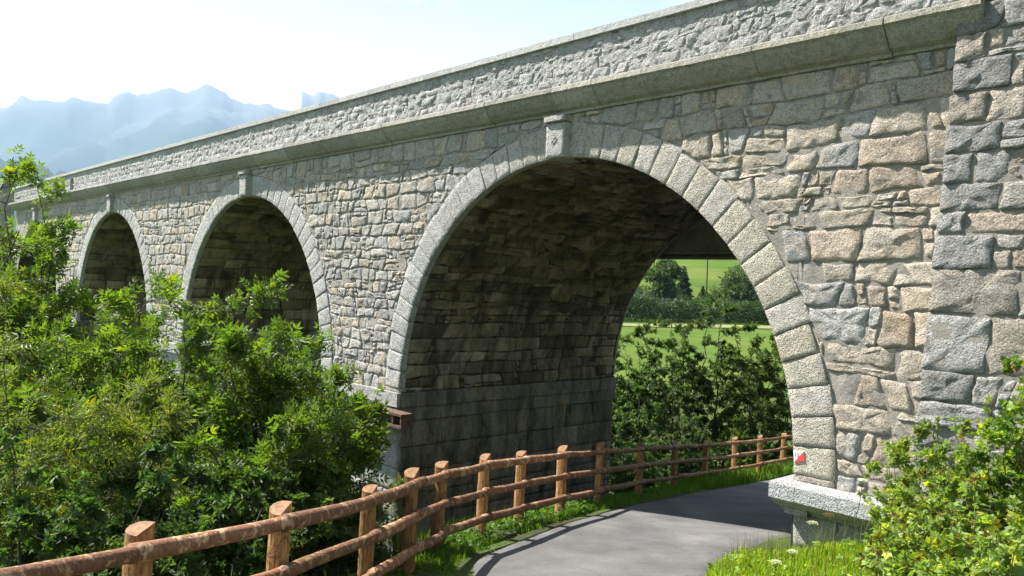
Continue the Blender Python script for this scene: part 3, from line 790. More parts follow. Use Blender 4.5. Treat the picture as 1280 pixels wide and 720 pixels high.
# painted trail marker on the lowest voussoir
mk = lambda px, py: on_y(px, py, -0.085)
q = [on_y(990, 564, -0.08), on_y(1003, 565, -0.08), on_y(1004.5, 577, -0.08), on_y(991, 578, -0.08)]
def plate(name, pts, mat, y, parent):
    V = [(p[0], y, p[2]) for p in pts] + [(p[0], y + 0.02, p[2]) for p in pts]; n = len(pts)
    return part(name, V, [(0, k + 1, k) for k in range(1, n - 1)], [(k, (k + 1) % n, n + (k + 1) % n, n + k) for k in range(n)], mat, parent)
tm = plate('trail_marker', q, M_WHITE, -0.0480, bridge)
plate('red_field', [q[1], q[2], q[3]], M_RED, -0.0510, tm)
fc = bpy.data.curves.new('number', 'FONT'); fc.body = '12'; fc.size = 0.075; fc.extrude = 0.0008
fo = bpy.data.objects.new('tmp', fc); COL.objects.link(fo); dg = bpy.context.evaluated_depsgraph_get()
mm = bpy.data.meshes.new_from_object(fo.evaluated_get(dg)); bpy.data.objects.remove(fo)
mm.materials.clear(); mm.materials.append(M_INK)
no = obj('number', mm, tm, (q[0][0] + 0.012, -0.0522, q[0][2] - 0.062)); no.rotation_euler = (math.pi / 2, 0, 0)

# rusty steel rail bolted to the left pier
sb = empty('steel_beam', (-15.5, -0.2, 0.05), 'rusty brown steel beam fixed along the front of the left pier', 'beam')
bz = on_y(503, 526, -0.3); xe = bz[0] + 0.12; zz = bz[2]
for nm, z0, z1, y0, y1 in (('flange', zz + 0.10, zz + 0.15, -0.42, -0.13), ('flange', zz - 0.15, zz - 0.10, -0.42, -0.13), ('web', zz - 0.10, zz + 0.10, -0.20, -0.16)):
    bx = box(xe - 3.6, xe, y0, y1, z0, z1); part(nm, bx[0], None, bx[1], M_RUST, sb)
for dx in (0.02, 0.32, 1.5, 2.7):
    bx = box(xe - dx - 0.05, xe - dx, -0.40, -0.202, zz - 0.10, zz + 0.10); part('stiffener', bx[0], None, bx[1], M_RUST, sb)

# newer concrete deck right behind the stone bridge
dk = empty('concrete_bridge', (-9, 7.6, -1.5), 'dark flat road deck seen from below behind the main arch', 'bridge')
ze = on_y(862, 321, 7.9)[2]
for nm, y0, y1, z0, z1 in (('deck_slab', 7.12, 8.0, ze + 0.65, ze + 0.95), ('edge_beam', 7.72, 7.92, ze, ze + 0.646), ('girder', 7.2, 7.4, ze + 0.05, ze + 0.646), ('bottom_flange', 7.62, 8.0, ze - 0.07, ze - 0.003)):
    bx = box(-40, 12, y0, y1, z0, z1); part(nm, bx[0], None, bx[1], M_CONC, dk)
for x0, x1 in ((-18.6, -18.0), (-5.0, -4.4)):
    bx = box(x0, x1, 7.15, 7.95, -6, ze - 0.08); part('column', bx[0], None, bx[1], M_CONC, dk)

# ------------------------------------------------------------------ wooden fence
fence = empty('wooden_fence', (RTOP[7][0], RTOP[7][1], RTOP[7][2] - FENCE_H), 'rustic wooden post and rail fence along the left edge of the path', 'fence')
rf = random.Random(4); tang = np.gradient(RTOP, axis=0); tang[:, 2] = 0; tang /= np.linalg.norm(tang, axis=1)[:, None]
side = np.stack([tang[:, 1], -tang[:, 0], np.zeros(len(tang))], -1)      # towards the road
def post(p, t, s, h_above, tilt, wid):
    zb = p[2] - FENCE_H - 0.4; zt = p[2] + h_above
    c = p - s * 0.115
    n = 9; prof = []
    # split log: flat towards the road, round at the back
    for k in range(n):
        a = math.pi * k / (n - 1); prof.append((wid * 0.5 * math.cos(a), -wid * 0.62 * math.sin(a)))
    prof = [(wid * 0.5, wid * 0.28)] + prof + [(-wid * 0.5, wid * 0.28)]
    m = len(prof); zs_ = np.linspace(zb, zt, 8); V = []
    for i, z in enumerate(zs_):
        for a, b in prof:
            k = 1 + 0.05 * math.sin(z * 7 + p[0] * 5 + a * 20)
            lean = tilt * (z - zb)
            q = c + t * (a * k + lean) + s * (b * k)
            zz_ = z + ((a * 0.55 + 0.02) * rfl if i == len(zs_) - 1 else 0)
            V.append((q[0], q[1], zz_))
    V = np.array(V); nz_ = len(zs_)
    Q = []
    for i in range(nz_ - 1):
        for k in range(m): Q.append((i * m + k, i * m + (k + 1) % m, (i + 1) * m + (k + 1) % m, (i + 1) * m + k))
    return V, Q, m, nz_
for k in range(len(RTOP)):
    p, t, s = RTOP[k], tang[k], side[k]
    rfl = rf.uniform(0.5, 0.95); wid = rf.uniform(0.145, 0.17)
    V, Q, m, nz_ = post(p, t, s, rf.uniform(0.03, 0.09), rf.uniform(0.0, 0.07), wid)
    o = part('post', V, None, Q, M_POST, fence)
    top = V[-m:]; c = top.mean(0)
    part('cut_end', np.vstack([top + [0, 0, 0.003], top + [0, 0, -0.02]]), [(0, i, i + 1) for i in range(1, m - 1)], [(i, (i + 1) % m, m + (i + 1) % m, m + i) for i in range(m)], M_CUT, o)
for row, dz in enumerate((0.0, -0.37, -0.74)):
    for k in range(len(RTOP) - 1):
        a, b = RTOP[k] + [0, 0, dz], RTOP[k + 1] + [0, 0, dz]
        a = a + side[k] * (0.012 if k % 2 else -0.012); b = b + side[k + 1] * (-0.012 if k % 2 else 0.012)
        d = (b - a) / np.linalg.norm(b - a); L = np.linalg.norm(b - a)
        a2, b2 = a - d * 0.11, b + d * 0.11
        n = max(6, int(L / 0.12)); ts_ = np.linspace(0, 1, n)[:, None]; pts = a2 + (b2 - a2) * ts_
        pts[:, 2] += -0.012 * np.sin(np.pi * ts_[:, 0]) + 0.01 * vnoise(pts, 1.5, row + k)
        pts[:, :2] += (side[k][:2] * 0.02)[None] * np.sin(np.pi * ts_ * 1.0) * rf.uniform(-1, 1)
        r0 = rf.uniform(0.046, 0.060); V, T, Q = tube(pts, np.linspace(r0 * 1.08, r0 * 0.92, n), 10, True, k * 3 + row, 0.06)
        part('rail', V, T, Q, M_RAIL, fence, None, True)

# ------------------------------------------------------------------ foliage tools
KITE = (np.array([(0, 0, 0), (0.42, 0.24, 0.05), (1, 0, -0.08), (0.42, -0.24, 0.05)]), np.array([(0, 2, 1), (0, 3, 2)]))
HEX = (np.array([(0, 0, 0), (0.25, 0.22, 0.04), (0.62, 0.25, 0.03), (1, 0, -0.12), (0.62, -0.25, 0.03), (0.25, -0.22, 0.04), (0.5, 0, -0.02)]),
       np.array([(0, 6, 1), (1, 6, 2), (2, 6, 3), (3, 6, 4), (4, 6, 5), (5, 6, 0)]))
def merge(items):
    V = []; T = []; n = 0
    for (v, t), M, off in items:
        w = v @ M.T + off; V.append(w); T.append(t + n); n += len(w)
    return np.concatenate(V), np.concatenate(T)
def rz(a):
    c, s = math.cos(a), math.sin(a); return np.array([[c, -s, 0], [s, c, 0], [0, 0, 1.0]])
def pinnate(pairs=3, leaf=KITE, size=0.42, droop=0.25, width=1.0):
    it = []; W_ = np.diag([1, width, 1])
    for k in range(pairs):
        x = 0.28 + 0.5 * k / max(pairs - 1, 1); s = size * (0.8 + 0.2 * math.sin(math.pi * (k + 1) / (pairs + 1)))
        z = -droop * x * x
        for sg in (1, -1):
            tiltm = np.array([[1, 0, 0], [0, 1, 0], [0, 0, 1.0]])
            it.append((leaf, rz(sg * 0.95) @ W_ * s, np.array([x, 0, z])))
    it.append((leaf, W_ * size * 1.05, np.array([0.78, 0, -droop * 0.62])))
    return merge(it)
PIN7 = pinnate(3, width=0.8, droop=0.32); PIN5 = pinnate(2, KITE, 0.5, 0.3, 1.15)
TRK = merge([(KITE, rz(1.0) * 0.7 @ np.diag([1, 1.5, 1]), np.array([0.3, 0, 0])), (KITE, rz(-1.0) * 0.7 @ np.diag([1, 1.5, 1]), np.array([0.3, 0, 0])), (KITE, np.diag([0.8, 1.2, 0.8]), np.array([0.34, 0, 0]))])
TRI_ = merge([(HEX, rz(0.9) * 0.62 @ np.diag([1, 1.35, 1]), np.array([0.30, 0, 0])), (HEX, rz(-0.9) * 0.62 @ np.diag([1, 1.35, 1]), np.array([0.30, 0, 0])), (HEX, np.diag([0.72, 0.95, 0.7]), np.array([0.34, 0, 0]))])
WHORL = merge([(KITE, rz(a) @ np.diag([1, .9, 1]), np.array([0, 0, 0.0])) for a in (0.0, 2.1, 4.2)])
NARROW = merge([(KITE, rz(a) @ np.diag([1, 0.62, 1]) * 0.42, np.array([x, 0, -0.2 * x * x])) for a, x in ((0.8, 0.05), (-0.8, 0.2), (0.7, 0.38), (-0.7, 0.55), (0.5, 0.72), (-0.2, 0.85))])

def place(tmpl, P, D, S, rng, up=0.6, flat=0.5):
    """instances of a leaf template at P, pointing along D, blades roughly facing up"""
    V0, T0 = tmpl; n = len(P)
    D = D / (np.linalg.norm(D, axis=1)[:, None] + 1e-9)
    N = rng.normal(0, flat, (n, 3)) + np.array([0, 0, up]); N -= (N * D).sum(1)[:, None] * D
    N /= np.linalg.norm(N, axis=1)[:, None] + 1e-9; B = np.cross(N, D)
    M = np.stack([D, B, N], 1)                                       # rows
    V = np.einsum('kj,njc->nkc', V0, M) * S[:, None, None] + P[:, None]
    T = T0[None] + (np.arange(n) * len(V0))[:, None, None]
    return V.reshape(-1, 3), T.reshape(-1, 3), len(V0)
def leafcol(n, k, base, rng, var=0.18, yellow=0.1, dead=0.0):
    b = np.array(base)[None] * np.exp(rng.normal(0, var, (n, 1)))
    y = rng.random((n, 1)) < yellow; b = np.where(y, b * np.array([[1.7, 1.25, 0.7]]), b)
    if dead: b = np.where(rng.random((n, 1)) < dead, np.array([[0.20, 0.10, 0.03]]), b)
    return np.repeat(np.clip(b, 0, 0.8), k, 0)
def shrub(name, base, height, spread, label, cat='shrub', stems=7, n=3000, tmpl=PIN7, size=0.2, color=(0.06, 0.12, 0.02), seed=0, lean=(0, 0), group=None,
          var=0.2, yellow=0.08, dead=0.0, low=0.2, droop=0.35, twigs=9, trunk=0.035, up=0.6, flat=0.5, upright=0.6, tap=0.65):
    rng = np.random.default_rng(seed); root = empty(name, base, label, cat, group); acc = Acc(); base = np.array(base, float)
    TP = []; TD = []
    for k in range(stems):
        a = 2 * math.pi * (k + rng.random() * 0.8) / stems; rr = spread * math.sqrt(rng.uniform(0.02, 1.0)); h = height * rng.uniform(0.68, 1.0) * (1 - 0.25 * (rr / spread) ** 2)
        m = 12; s = np.linspace(0, 1, m)
        tgt = np.array([math.cos(a) * rr + lean[0], math.sin(a) * rr + lean[1]])
        pts = np.zeros((m, 3)); pts[:, :2] = tgt[None] * (s ** (0.75 + upright))[:, None]; pts[:, 2] = h * (s ** 0.9)
        pts[1:] += np.cumsum(rng.normal(0, height * 0.012, (m - 1, 3)), 0)
        pts += base; r = trunk * rng.uniform(0.6, 1.1) * (1 - s * 0.85)
        v, t, q = tube(pts, r, 5, False); acc.add(v, t, q)
        for j in range(twigs):
            f = low + (1 - low) * (j + rng.random()) / twigs; i = min(int(f * (m - 1)), m - 2); p = pts[i] + (pts[i + 1] - pts[i]) * (f * (m - 1) - i)
            b = rng.random() * 2 * math.pi; L = spread * rng.uniform(0.45, 0.95) * (1.1 - tap * f)
            d = np.array([math.cos(b), math.sin(b), rng.uniform(0.1, 0.9)]); mm_ = 6; s2 = np.linspace(0, 1, mm_)
            tp = p + d[None] * (L * s2)[:, None]; tp[:, 2] -= droop * L * s2 ** 2; tp[1:] += rng.normal(0, 0.03 * L, (mm_ - 1, 3))
            v, t, q = tube(tp, trunk * 0.32 * (1 - 0.8 * s2) * (1 - 0.5 * f), 3, False); acc.add(v, t, q)
            # sub-twigs
            for w in range(5):
                g = rng.uniform(0.25, 1.0); ii = min(int(g * (mm_ - 1)), mm_ - 2); p2 = tp[ii] + (tp[ii + 1] - tp[ii]) * (g * (mm_ - 1) - ii)
                d2 = rng.normal(0, 0.6, 3) + d * 0.7 + [0, 0, 0.25]; d2 /= np.linalg.norm(d2); L2 = L * rng.uniform(0.2, 0.5)
                e2 = p2 + d2 * L2; e2[2] -= 0.12 * L2
                v, t, q = tube([p2, e2], np.array([1, .3]) * trunk * 0.13, 3, False); acc.add(v, t, q)
                TP.append((p2, e2)); TD.append(d2)
            TP.append((tp[2], tp[-1])); TD.append(d)
        TP.append((pts[-3], pts[-1])); TD.append(pts[-1] - pts[-3])
    acc.part('stem', M_BARK, root, True)
    TPa = np.array([a for a, b in TP]); TPb = np.array([b for a, b in TP])
    ix = rng.integers(0, len(TPa), n); f = rng.random((n, 1)) ** 0.7
    P = TPa[ix] + (TPb[ix] - TPa[ix]) * f + rng.normal(0, size * 0.12, (n, 3))
    D = (TPb - TPa)[ix]; D = D / (np.linalg.norm(D, axis=1)[:, None] + 1e-9) + rng.normal(0, 0.75, (n, 3)); D[:, 2] -= 0.1
    S = size * np.exp(rng.normal(0, 0.22, n))
    V, T, kk = place(tmpl, P, D, S, rng, up, flat)
    part('foliage', V, T, None, M_LEAF, root, leafcol(n, kk, color, rng, var, yellow, dead))
    return root
def gz(x, y): return float(terrain(x, y))
def base_px(px, Z):
    """ground point under a column of the photograph, Z metres ahead"""
    p = at_depth(px, 400, Z); return (p[0], p[1], gz(p[0], p[1]) - 0.05)
def ztop(px, py, Z): return at_depth(px, py, Z)[2]

# left mass of shrubs:  (px, depth, top py, spread, ...)
G1 = (0.078, 0.130, 0.020); G2 = (0.062, 0.115, 0.022); G3 = (0.048, 0.095, 0.024); OL = (0.115, 0.150, 0.035); BR = (0.105, 0.165, 0.026)
def lshrub(px, Z, py, spread, label, **kw):
    b = base_px(px, Z); h = (ztop(px, py, Z) - b[2]) * kw.pop('hf', 1.0); name = kw.pop('name', 'shrub')
    return shrub(name, b, h, spread, label, **kw)
lshrub(356, 9.6, 335, 1.2, 'elder shrub with a forked dark trunk, nearest the left pier behind the fence', name='elder_shrub', stems=8, n=8200, twigs=12, tmpl=PIN7, size=0.155, color=G1, seed=1, trunk=0.05, low=0.34)
lshrub(255, 10.6, 322, 1.35, 'tall elder shrub whose bright top overlaps the second arch', name='elder_shrub', stems=8, n=8200, twigs=12, tmpl=PIN7, size=0.16, color=G1, seed=2, trunk=0.045, low=0.3)
lshrub(150, 11.5, 325, 1.5, 'elder shrub below the third arch with light green tips', hf=1.06, name='elder_shrub', stems=8, n=8200, twigs=12, tmpl=PIN7, size=0.165, color=BR, seed=3, trunk=0.045, low=0.3)
lshrub(412, 11.2, 420, 0.55, 'slender shrub reaching over the front edge of the left pier', name='shrub', stems=5, n=3200, tmpl=PIN5, size=0.13, color=G1, seed=4, trunk=0.03, lean=(0.35, 0.2))
lshrub(40, 7.2, 372, 1.25, 'feathery olive green willow bush at the left edge of the view', name='willow_bush', stems=10, n=12000, twigs=13, tmpl=NARROW, size=0.12, color=OL, seed=5, trunk=0.025, yellow=0.12, low=0.15)
lshrub(-60, 9.5, 350, 1.4, 'olive bush partly outside the left edge of the view', name='willow_bush', stems=8, n=3500, tmpl=NARROW, size=0.13, color=OL, seed=6, trunk=0.03, yellow=0.2)
lshrub(22, 13.0, 200, 0.7, 'ash sapling with airy top rising past the far end of the bridge', hf=0.96, tap=0.3, name='ash_tree', cat='tree', stems=10, n=6000, twigs=11, tmpl=PIN7, size=0.19, color=BR, seed=7, trunk=0.06, low=0.35, upright=0.4)
lshrub(-60, 12.5, 200, 1.3, 'ash sapling cut off by the left edge of the view', hf=1.2, name='ash_tree', cat='tree', stems=6, n=3000, tmpl=PIN7, size=0.24, color=G1, seed=8, trunk=0.06, low=0.3)
lshrub(30, 14.5, 235, 0.5, 'slim ash sapling in front of the fourth arch', hf=1.22, tap=0.4, name='ash_tree', cat='tree', stems=7, n=3200, tmpl=PIN7, size=0.19, color=BR, seed=9, trunk=0.05, low=0.3)
lshrub(150, 6.2, 505, 0.85, 'dark broad leaved bush right behind the nearest fence post', name='hazel_bush', stems=8, n=7500, tmpl=WHORL, size=0.06, color=G3, seed=10, trunk=0.022, low=0.12)
lshrub(30, 5.6, 520, 0.9, 'low dark bush in the bottom left corner behind the rail', name='hazel_bush', stems=8, n=7500, tmpl=WHORL, size=0.055, color=G2, seed=11, trunk=0.022, low=0.1)
lshrub(260, 7.6, 470, 0.9, 'shaded bush between the two nearest fence posts', name='hazel_bush', stems=7, n=7500, tmpl=WHORL, size=0.065, color=G3, seed=12, trunk=0.025, low=0.1)
lshrub(425, 9.2, 545, 0.75, 'pale green bush close to the pier foot behind the fence', name='shrub', stems=7, n=5500, tmpl=WHORL, size=0.055, color=(0.09, 0.13, 0.045), seed=13, trunk=0.018, low=0.1)
lshrub(470, 12.5, 575, 0.7, 'greyish low shrub in front of the left pier wall', name='shrub', stems=7, n=4000, tmpl=NARROW, size=0.08, color=(0.12, 0.15, 0.07), seed=14, trunk=0.016, low=0.1)
lshrub(350, 13.0, 420, 1.5, 'shrub in the shade below the second arch', name='shrub', stems=7, n=3500, tmpl=PIN7, size=0.2, color=G2, seed=15, trunk=0.04)
lshrub(220, 15.5, 400, 1.7, 'shrub at the foot of the pier between second and third arch', name='shrub', stems=7, n=3500, tmpl=PIN7, size=0.22, color=G2, seed=16, trunk=0.04)
lshrub(95, 12.2, 322, 1.1, 'tall leafy sapling between fourth and third arch above the elders', hf=1.04, name='elder_shrub', stems=7, n=6000, tmpl=PIN7, size=0.165, color=G1, seed=18, trunk=0.04, low=0.3, tap=0.4)
lshrub(100, 9.2, 410, 1.3, 'mid green shrub between the olive bush and the elders', name='shrub', stems=8, n=8000, tmpl=PIN5, size=0.15, color=G1, seed=17, trunk=0.035, low=0.1)

# ------------------------------------------------------------------ right bank: brambles, flowers
def bramble(px, Z, py, spread, label, **kw):
    b = base_px(px, Z); h = max(0.35, ztop(px, py, Z) - b[2])
    a = dict(stems=12, n=4500, tmpl=TRK, size=0.034, color=(0.19, 0.27, 0.06), trunk=0.009, low=0.05, droop=0.9, yellow=0.18, dead=0.03, var=0.25, twigs=7, upright=0.1)
    a.update(kw); return shrub('bramble', b, h, spread, label, 'bramble', **a)
bramble(1285, 4.6, 478, 0.50, 'tall bramble at the right edge below the quoins', seed=31, n=7250)
bramble(1215, 5.6, 486, 0.50, 'bramble with pale leaves climbing against the buttress foot', seed=32, n=7975, color=(0.15, 0.2, 0.06))
bramble(1165, 6.3, 528, 0.45, 'bramble leaning over the end of the impost slab', seed=33, n=6525)
bramble(1245, 4.0, 575, 0.48, 'bramble with reddish brown leaves in the middle of the bank', seed=34, n=7250, dead=0.12, yellow=0.2)
bramble(1190, 4.9, 592, 0.38, 'low yellowish bramble in the middle of the bank', seed=35, n=6525, yellow=0.22)
bramble(1275, 3.3, 640, 0.36, 'bramble in the bottom right corner of the view', seed=36, n=6525)
bramble(1150, 5.9, 590, 0.32, 'bright bramble where the slab disappears into the bank', seed=37, n=5800, color=(0.17, 0.22, 0.035))
bramble(1215, 3.7, 670, 0.30, 'low bramble at the bottom edge beside the grass', seed=38, n=5800, yellow=0.2)
bramble(1320, 4.6, 425, 0.42, 'leafy bramble reaching in from beyond the right edge', seed=39, n=5075, color=(0.08, 0.15, 0.02))
bramble(1165, 4.4, 640, 0.30, 'small bramble between the bright grass and the bank top', seed=40, n=5075, yellow=0.25)

def grass(name, pts, hmin, hmax, color, seed, wid=0.006, label=None, lean=0.35, yellow=0.15):
    rng = np.random.default_rng(seed); n = len(pts); h = rng.uniform(hmin, hmax, n); a = rng.random(n) * 2 * math.pi
    d = np.stack([np.cos(a), np.sin(a), np.zeros(n)], -1); s = np.stack([-d[:, 1], d[:, 0], np.zeros(n)], -1)
    ln = rng.uniform(0.1, 1.0, n)[:, None] * lean
    z = np.array([0, 0, 1.0])
    p0 = pts - s * wid; p1 = pts + s * wid
    m = pts + z * (h * 0.6)[:, None] + d * h[:, None] * ln * 0.35
    m0, m1 = m - s * wid * 0.8, m + s * wid * 0.8
    tp = pts + z * h[:, None] * (1 - 0.3 * ln) + d * h[:, None] * ln
    V = np.stack([p0, p1, m1, m0, tp], 1).reshape(-1, 3); k = (np.arange(n) * 5)[:, None]
    Q = k + np.array([[0, 1, 2, 3]]); T = k + np.array([[3, 2, 4]])
    o = part(name, V, T, Q, M_GRASS, None, leafcol(n, 5, color, rng, 0.2, yellow, 0.02), centre=True)
    o['kind'] = 'stuff'; o['label'] = label; o['category'] = 'grass'
    return o
def scatter(n, tmin, tmax, l0, l1, rng, dens=None):
    t = rng.uniform(tmin, tmax, n); f = rng.random(n); l = l0(t) + (l1(t) - l0(t)) * f
    xy = np.outer(t, F2) + np.outer(l, R2); x, y = xy[:, 0], xy[:, 1] - 10
    if dens is not None:
        k = vnoise(P3(x, y), dens, 2) > -0.35; x, y = x[k], y[k]
    return np.stack([x, y, terrain(x, y) - 0.01], -1)
rng = np.random.default_rng(99)
p = scatter(32000, 3.0, 27, lambda t: fence_l(t) - 0.9, lambda t: edge_l(t) - 0.07, rng, 1.2)
grass('grass', p, 0.03, 0.12, (0.085, 0.19, 0.012), 1, 0.006, 'bright green grass strip between the fence and the path')
p = scatter(52000, 2.0, 13, lambda t: right_l(t) - 0.03, lambda t: right_l(t) + 3.2, rng, None)
p = p[(p[:, 1] < -0.25)]
grass('grass', p, 0.07, 0.20, (0.20, 0.32, 0.018), 2, 0.006, 'lush yellow green grass on the bank below the right pier')
p = scatter(20000, 4.0, 16, lambda t: fence_l(t) - 5, lambda t: fence_l(t) - 0.6, rng, 0.8); p = p[p[:, 1] < -0.2]
grass('grass', p, 0.10, 0.40, (0.06, 0.11, 0.02), 3, 0.007, 'rough grass under the shrubs left of the fence')
p = scatter(900, 5.0, 11, lambda t: right_l(t) + 0.1, lambda t: right_l(t) + 2.5, rng, None); p = p[(p[:, 1] < -0.35)]
grass('tall_grass', p, 0.3, 0.55, (0.17, 0.19, 0.06), 4, 0.003, 'thin tall grass stalks standing above the bank', lean=0.3)
# broad-leaved ground cover on both verges
def cover(name, pts, size, color, seed, label):
    rng = np.random.default_rng(seed); n = len(pts)
    D = rng.normal(0, 1, (n, 3)); D[:, 2] = np.abs(D[:, 2]) * 0.4; P = pts + np.stack([np.zeros(n), np.zeros(n), rng.uniform(0.02, 0.16, n)], -1)
    V, T, k = place(TRK, P, D, size * np.exp(rng.normal(0, .3, n)), rng, 1.0, 0.45)
    o = part(name, V, T, None, M_LEAF, None, leafcol(n, k, color, rng, 0.2, 0.12), centre=True); o['kind'] = 'stuff'; o['label'] = label; o['category'] = 'ground cover'
cover('ground_cover', scatter(3500, 3, 16, lambda t: fence_l(t) - 0.7, lambda t: edge_l(t) - 0.12, rng, 1.0), 0.05, (0.07, 0.15, 0.015), 5, 'small leafy weeds in the verge under the fence')
q = scatter(4500, 2.5, 12, lambda t: right_l(t), lambda t: right_l(t) + 3.2, rng); cover('ground_cover', q[q[:, 1] < -0.3], 0.05, (0.19, 0.29, 0.02), 6, 'bright leafy weeds among the grass of the right bank')

# dry leaves, twigs and grit lying on the path edges
rng = np.random.default_rng(5); n = 900; t_ = rng.uniform(6, 20, n); sd = rng.random(n) < 0.6
l_ = np.where(sd, edge_l(t_) + rng.exponential(0.12, n), right_l(t_) - rng.exponential(0.18, n)); xy = np.outer(t_, F2) + np.outer(l_, R2)
P = np.stack([xy[:, 0], xy[:, 1] - 10, terrain(xy[:, 0], xy[:, 1] - 10) + 0.036], -1); D = rng.normal(0, 1, (n, 3)); D[:, 2] = 0.05
V, T, k = place(KITE, P, D, rng.uniform(0.012, 0.04, n), rng, 3.0, 0.25)
c_ = np.where(rng.random((n, 1)) < 0.5, np.array([[0.20, 0.13, 0.06]]), np.array([[0.10, 0.12, 0.04]])) * rng.uniform(.6, 1.4, (n, 1))
part('leaf_litter', V, T, None, M_LEAF, None, np.repeat(c_, k, 0), label='dry leaves and grass bits scattered along the edges of the path', cat='litter', kind='stuff')
def umbel(px, py, Z, label, mat=None, rad=0.045, stemh=0.4, col=(0.75, 0.75, 0.68)):
    c = at_depth(px, py, Z); rng = np.random.default_rng(int(px)); root = empty('umbel_flower', (c[0], c[1], c[2] - stemh), label, 'flower', 'white umbel flowers on the right bank' if col[1] > 0.5 else None)
    b = c - [0.05, 0.02, stemh]; fork = c - [0.0, 0, 0.06]
    a = Acc(); v, t, q = tube([b, (b + fork) / 2 + [0.01, 0, 0], fork], [0.004, 0.0035, 0.003], 5); a.add(v, t, q, (0.10, 0.16, 0.04))
    n = 16; th = np.arange(n) * 2.4; r = rad * np.sqrt((np.arange(n) + 0.5) / n)
    tips = c + np.stack([r * np.cos(th), r * np.sin(th), 0.01 - 0.3 * r ** 2 / rad], -1)
    for e in tips: v, t, q = tube([fork, e], 0.0012, 3, False); a.add(v, t, q, (0.12, 0.2, 0.05))
    a.part('stem', M_LEAF, root)
    f = Acc()
    for e in tips:
        m = 9; P = e + rng.normal(0, 0.006, (m, 3)) * [1, 1, .4]; D = rng.normal(0, 1, (m, 3)); D[:, 2] *= .2
        V, T, k = place(KITE, P, D, np.full(m, 0.012), rng, 1.5, .3); f.add(V, T, None, col)
    f.part('bloom', M_LEAF, root)
umbel(1016, 653, 8.6, 'white umbel flower just under the impost slab', rad=0.06)
umbel(991, 689, 7.6, 'white umbel flower at the tip of the grass bank', rad=0.05)
umbel(970, 702, 7.2, 'white umbel flower lowest and nearest the path', rad=0.05)
umbel(1092, 645, 6.4, 'white umbel flower beneath the brambles right of the slab', rad=0.06)
umbel(1078, 600, 7.2, 'small white umbel flower in front of the slab end', rad=0.04)
umbel(1036, 643, 8.0, 'brown dried seed head under the impost slab', rad=0.055, col=(0.22, 0.10, 0.03))

# ------------------------------------------------------------------ behind the arch
def back(px, Z, py, spread, label, **kw):
    Z *= 1.17
    b = base_px(px, Z); h = (ztop(px, py, Z) - b[2]) * 1.16; nm = kw.pop('name', 'shrub')
    a = dict(stems=8, n=7500, tmpl=WHORL, size=0.14, color=(0.06, 0.105, 0.035), trunk=0.06, low=0.05, twigs=12, tap=0.35); a.update(kw)
    return shrub(nm, b, h, spread, label, **a)
back(785, 27, 455, 1.5, 'dark shrub hugging the far left end of the tunnel', seed=51)
back(828, 28, 425, 1.6, 'round dark shrub behind the path fence, left of the tallest one', seed=52)
back(862, 30, 385, 1.7, 'tallest dark shrub in the middle of the arch opening', seed=53, n=9000)
back(905, 29, 420, 1.6, 'dark shrub right of the tallest one in the arch opening', seed=54)
back(955, 27, 408, 1.7, 'bright topped shrub against the right edge of the arch opening', seed=55, n=9000, color=(0.06, 0.10, 0.025))
back(1010, 29, 420, 1.8, 'shrub hidden mostly behind the right pier', n=3500, seed=56)
back(800, 22.5, 540, 0.9, 'low shrub behind the fence inside the tunnel shade', seed=57, n=4000, size=0.10)
back(860, 25, 520, 1.2, 'low leafy shrub behind the middle of the far fence', seed=58, n=5000, size=0.11)
back(945, 26.5, 540, 1.0, 'light green low shrub behind the sunlit far fence posts', seed=59, n=3500, size=0.13, color=(0.08, 0.14, 0.03))
back(745, 30, 470, 1.8, 'shrub seen past the left pier far corner', n=4000, seed=60)
p = scatter(26000, 15, 33, lambda t: fence_l(t) - 4.0, lambda t: edge_l(t), rng, 0.7); p = p[p[:, 1] > 7.2]
grass('grass', p, 0.12, 0.4, (0.09, 0.18, 0.02), 8, 0.012, 'grass behind the bridge around the far fence')

# far valley side: trees seen through the arch
def far_tree(px, Z, py, pyb, wid, label, conifer=False, color=(0.035, 0.07, 0.025), seed=0, n=1600, group=None, cat='tree'):
    b0 = at_depth(px, 400, Z); zb = gz(b0[0], b0[1]) - 0.3; zt = ztop(px, py, Z); h = zt - zb; rng = np.random.default_rng(seed)
    root = empty('spruce_tree' if conifer else 'broadleaf_tree', (b0[0], b0[1], zb), label, cat, group)
    v, t, q = tube([(b0[0], b0[1], zb), (b0[0] + .1, b0[1], zb + h * .5), (b0[0], b0[1], zb + h * .9)], [h * .02, h * .014, h * .004], 6); part('trunk', v, t, q, M_BARK, root)
    if conifer:
        f = rng.random(n) ** 0.7; z = h * (1 - f * 0.92); r = wid * f * (0.55 + 0.45 * np.abs(np.sin(z * 9 / h * 3))) * np.sqrt(rng.random(n)); a = rng.random(n) * 6.283
        P = np.stack([b0[0] + r * np.cos(a), b0[1] + r * np.sin(a), zb + z - 0.15 * r], -1); D = np.stack([np.cos(a), np.sin(a), np.full(n, -0.3)], -1)
    else:
        k = 26; C = rng.normal(0, 1, (k, 3)); C /= np.linalg.norm(C, axis=1)[:, None]; C *= rng.uniform(0.3, 0.8, (k, 1)); C *= np.array([wid, wid, h * 0.46]); C[:, 2] += h * 0.54
        i = rng.integers(0, k, n); o = rng.normal(0, 1, (n, 3)); o /= np.linalg.norm(o, axis=1)[:, None]; o *= wid * 0.38 * rng.uniform(.6, 1, (n, 1))
        P = C[i] + o + np.array([b0[0], b0[1], zb]); D = o
    D = D + rng.normal(0, .4, (n, 3)); V, T, kk = place(WHORL, P, D, h * 0.045 * np.exp(rng.normal(0, .3, n)), rng, .5, .6)
    part('crown', V, T, None, M_LEAF, root, leafcol(n, kk, color, rng, 0.3, 0.05))
    return root
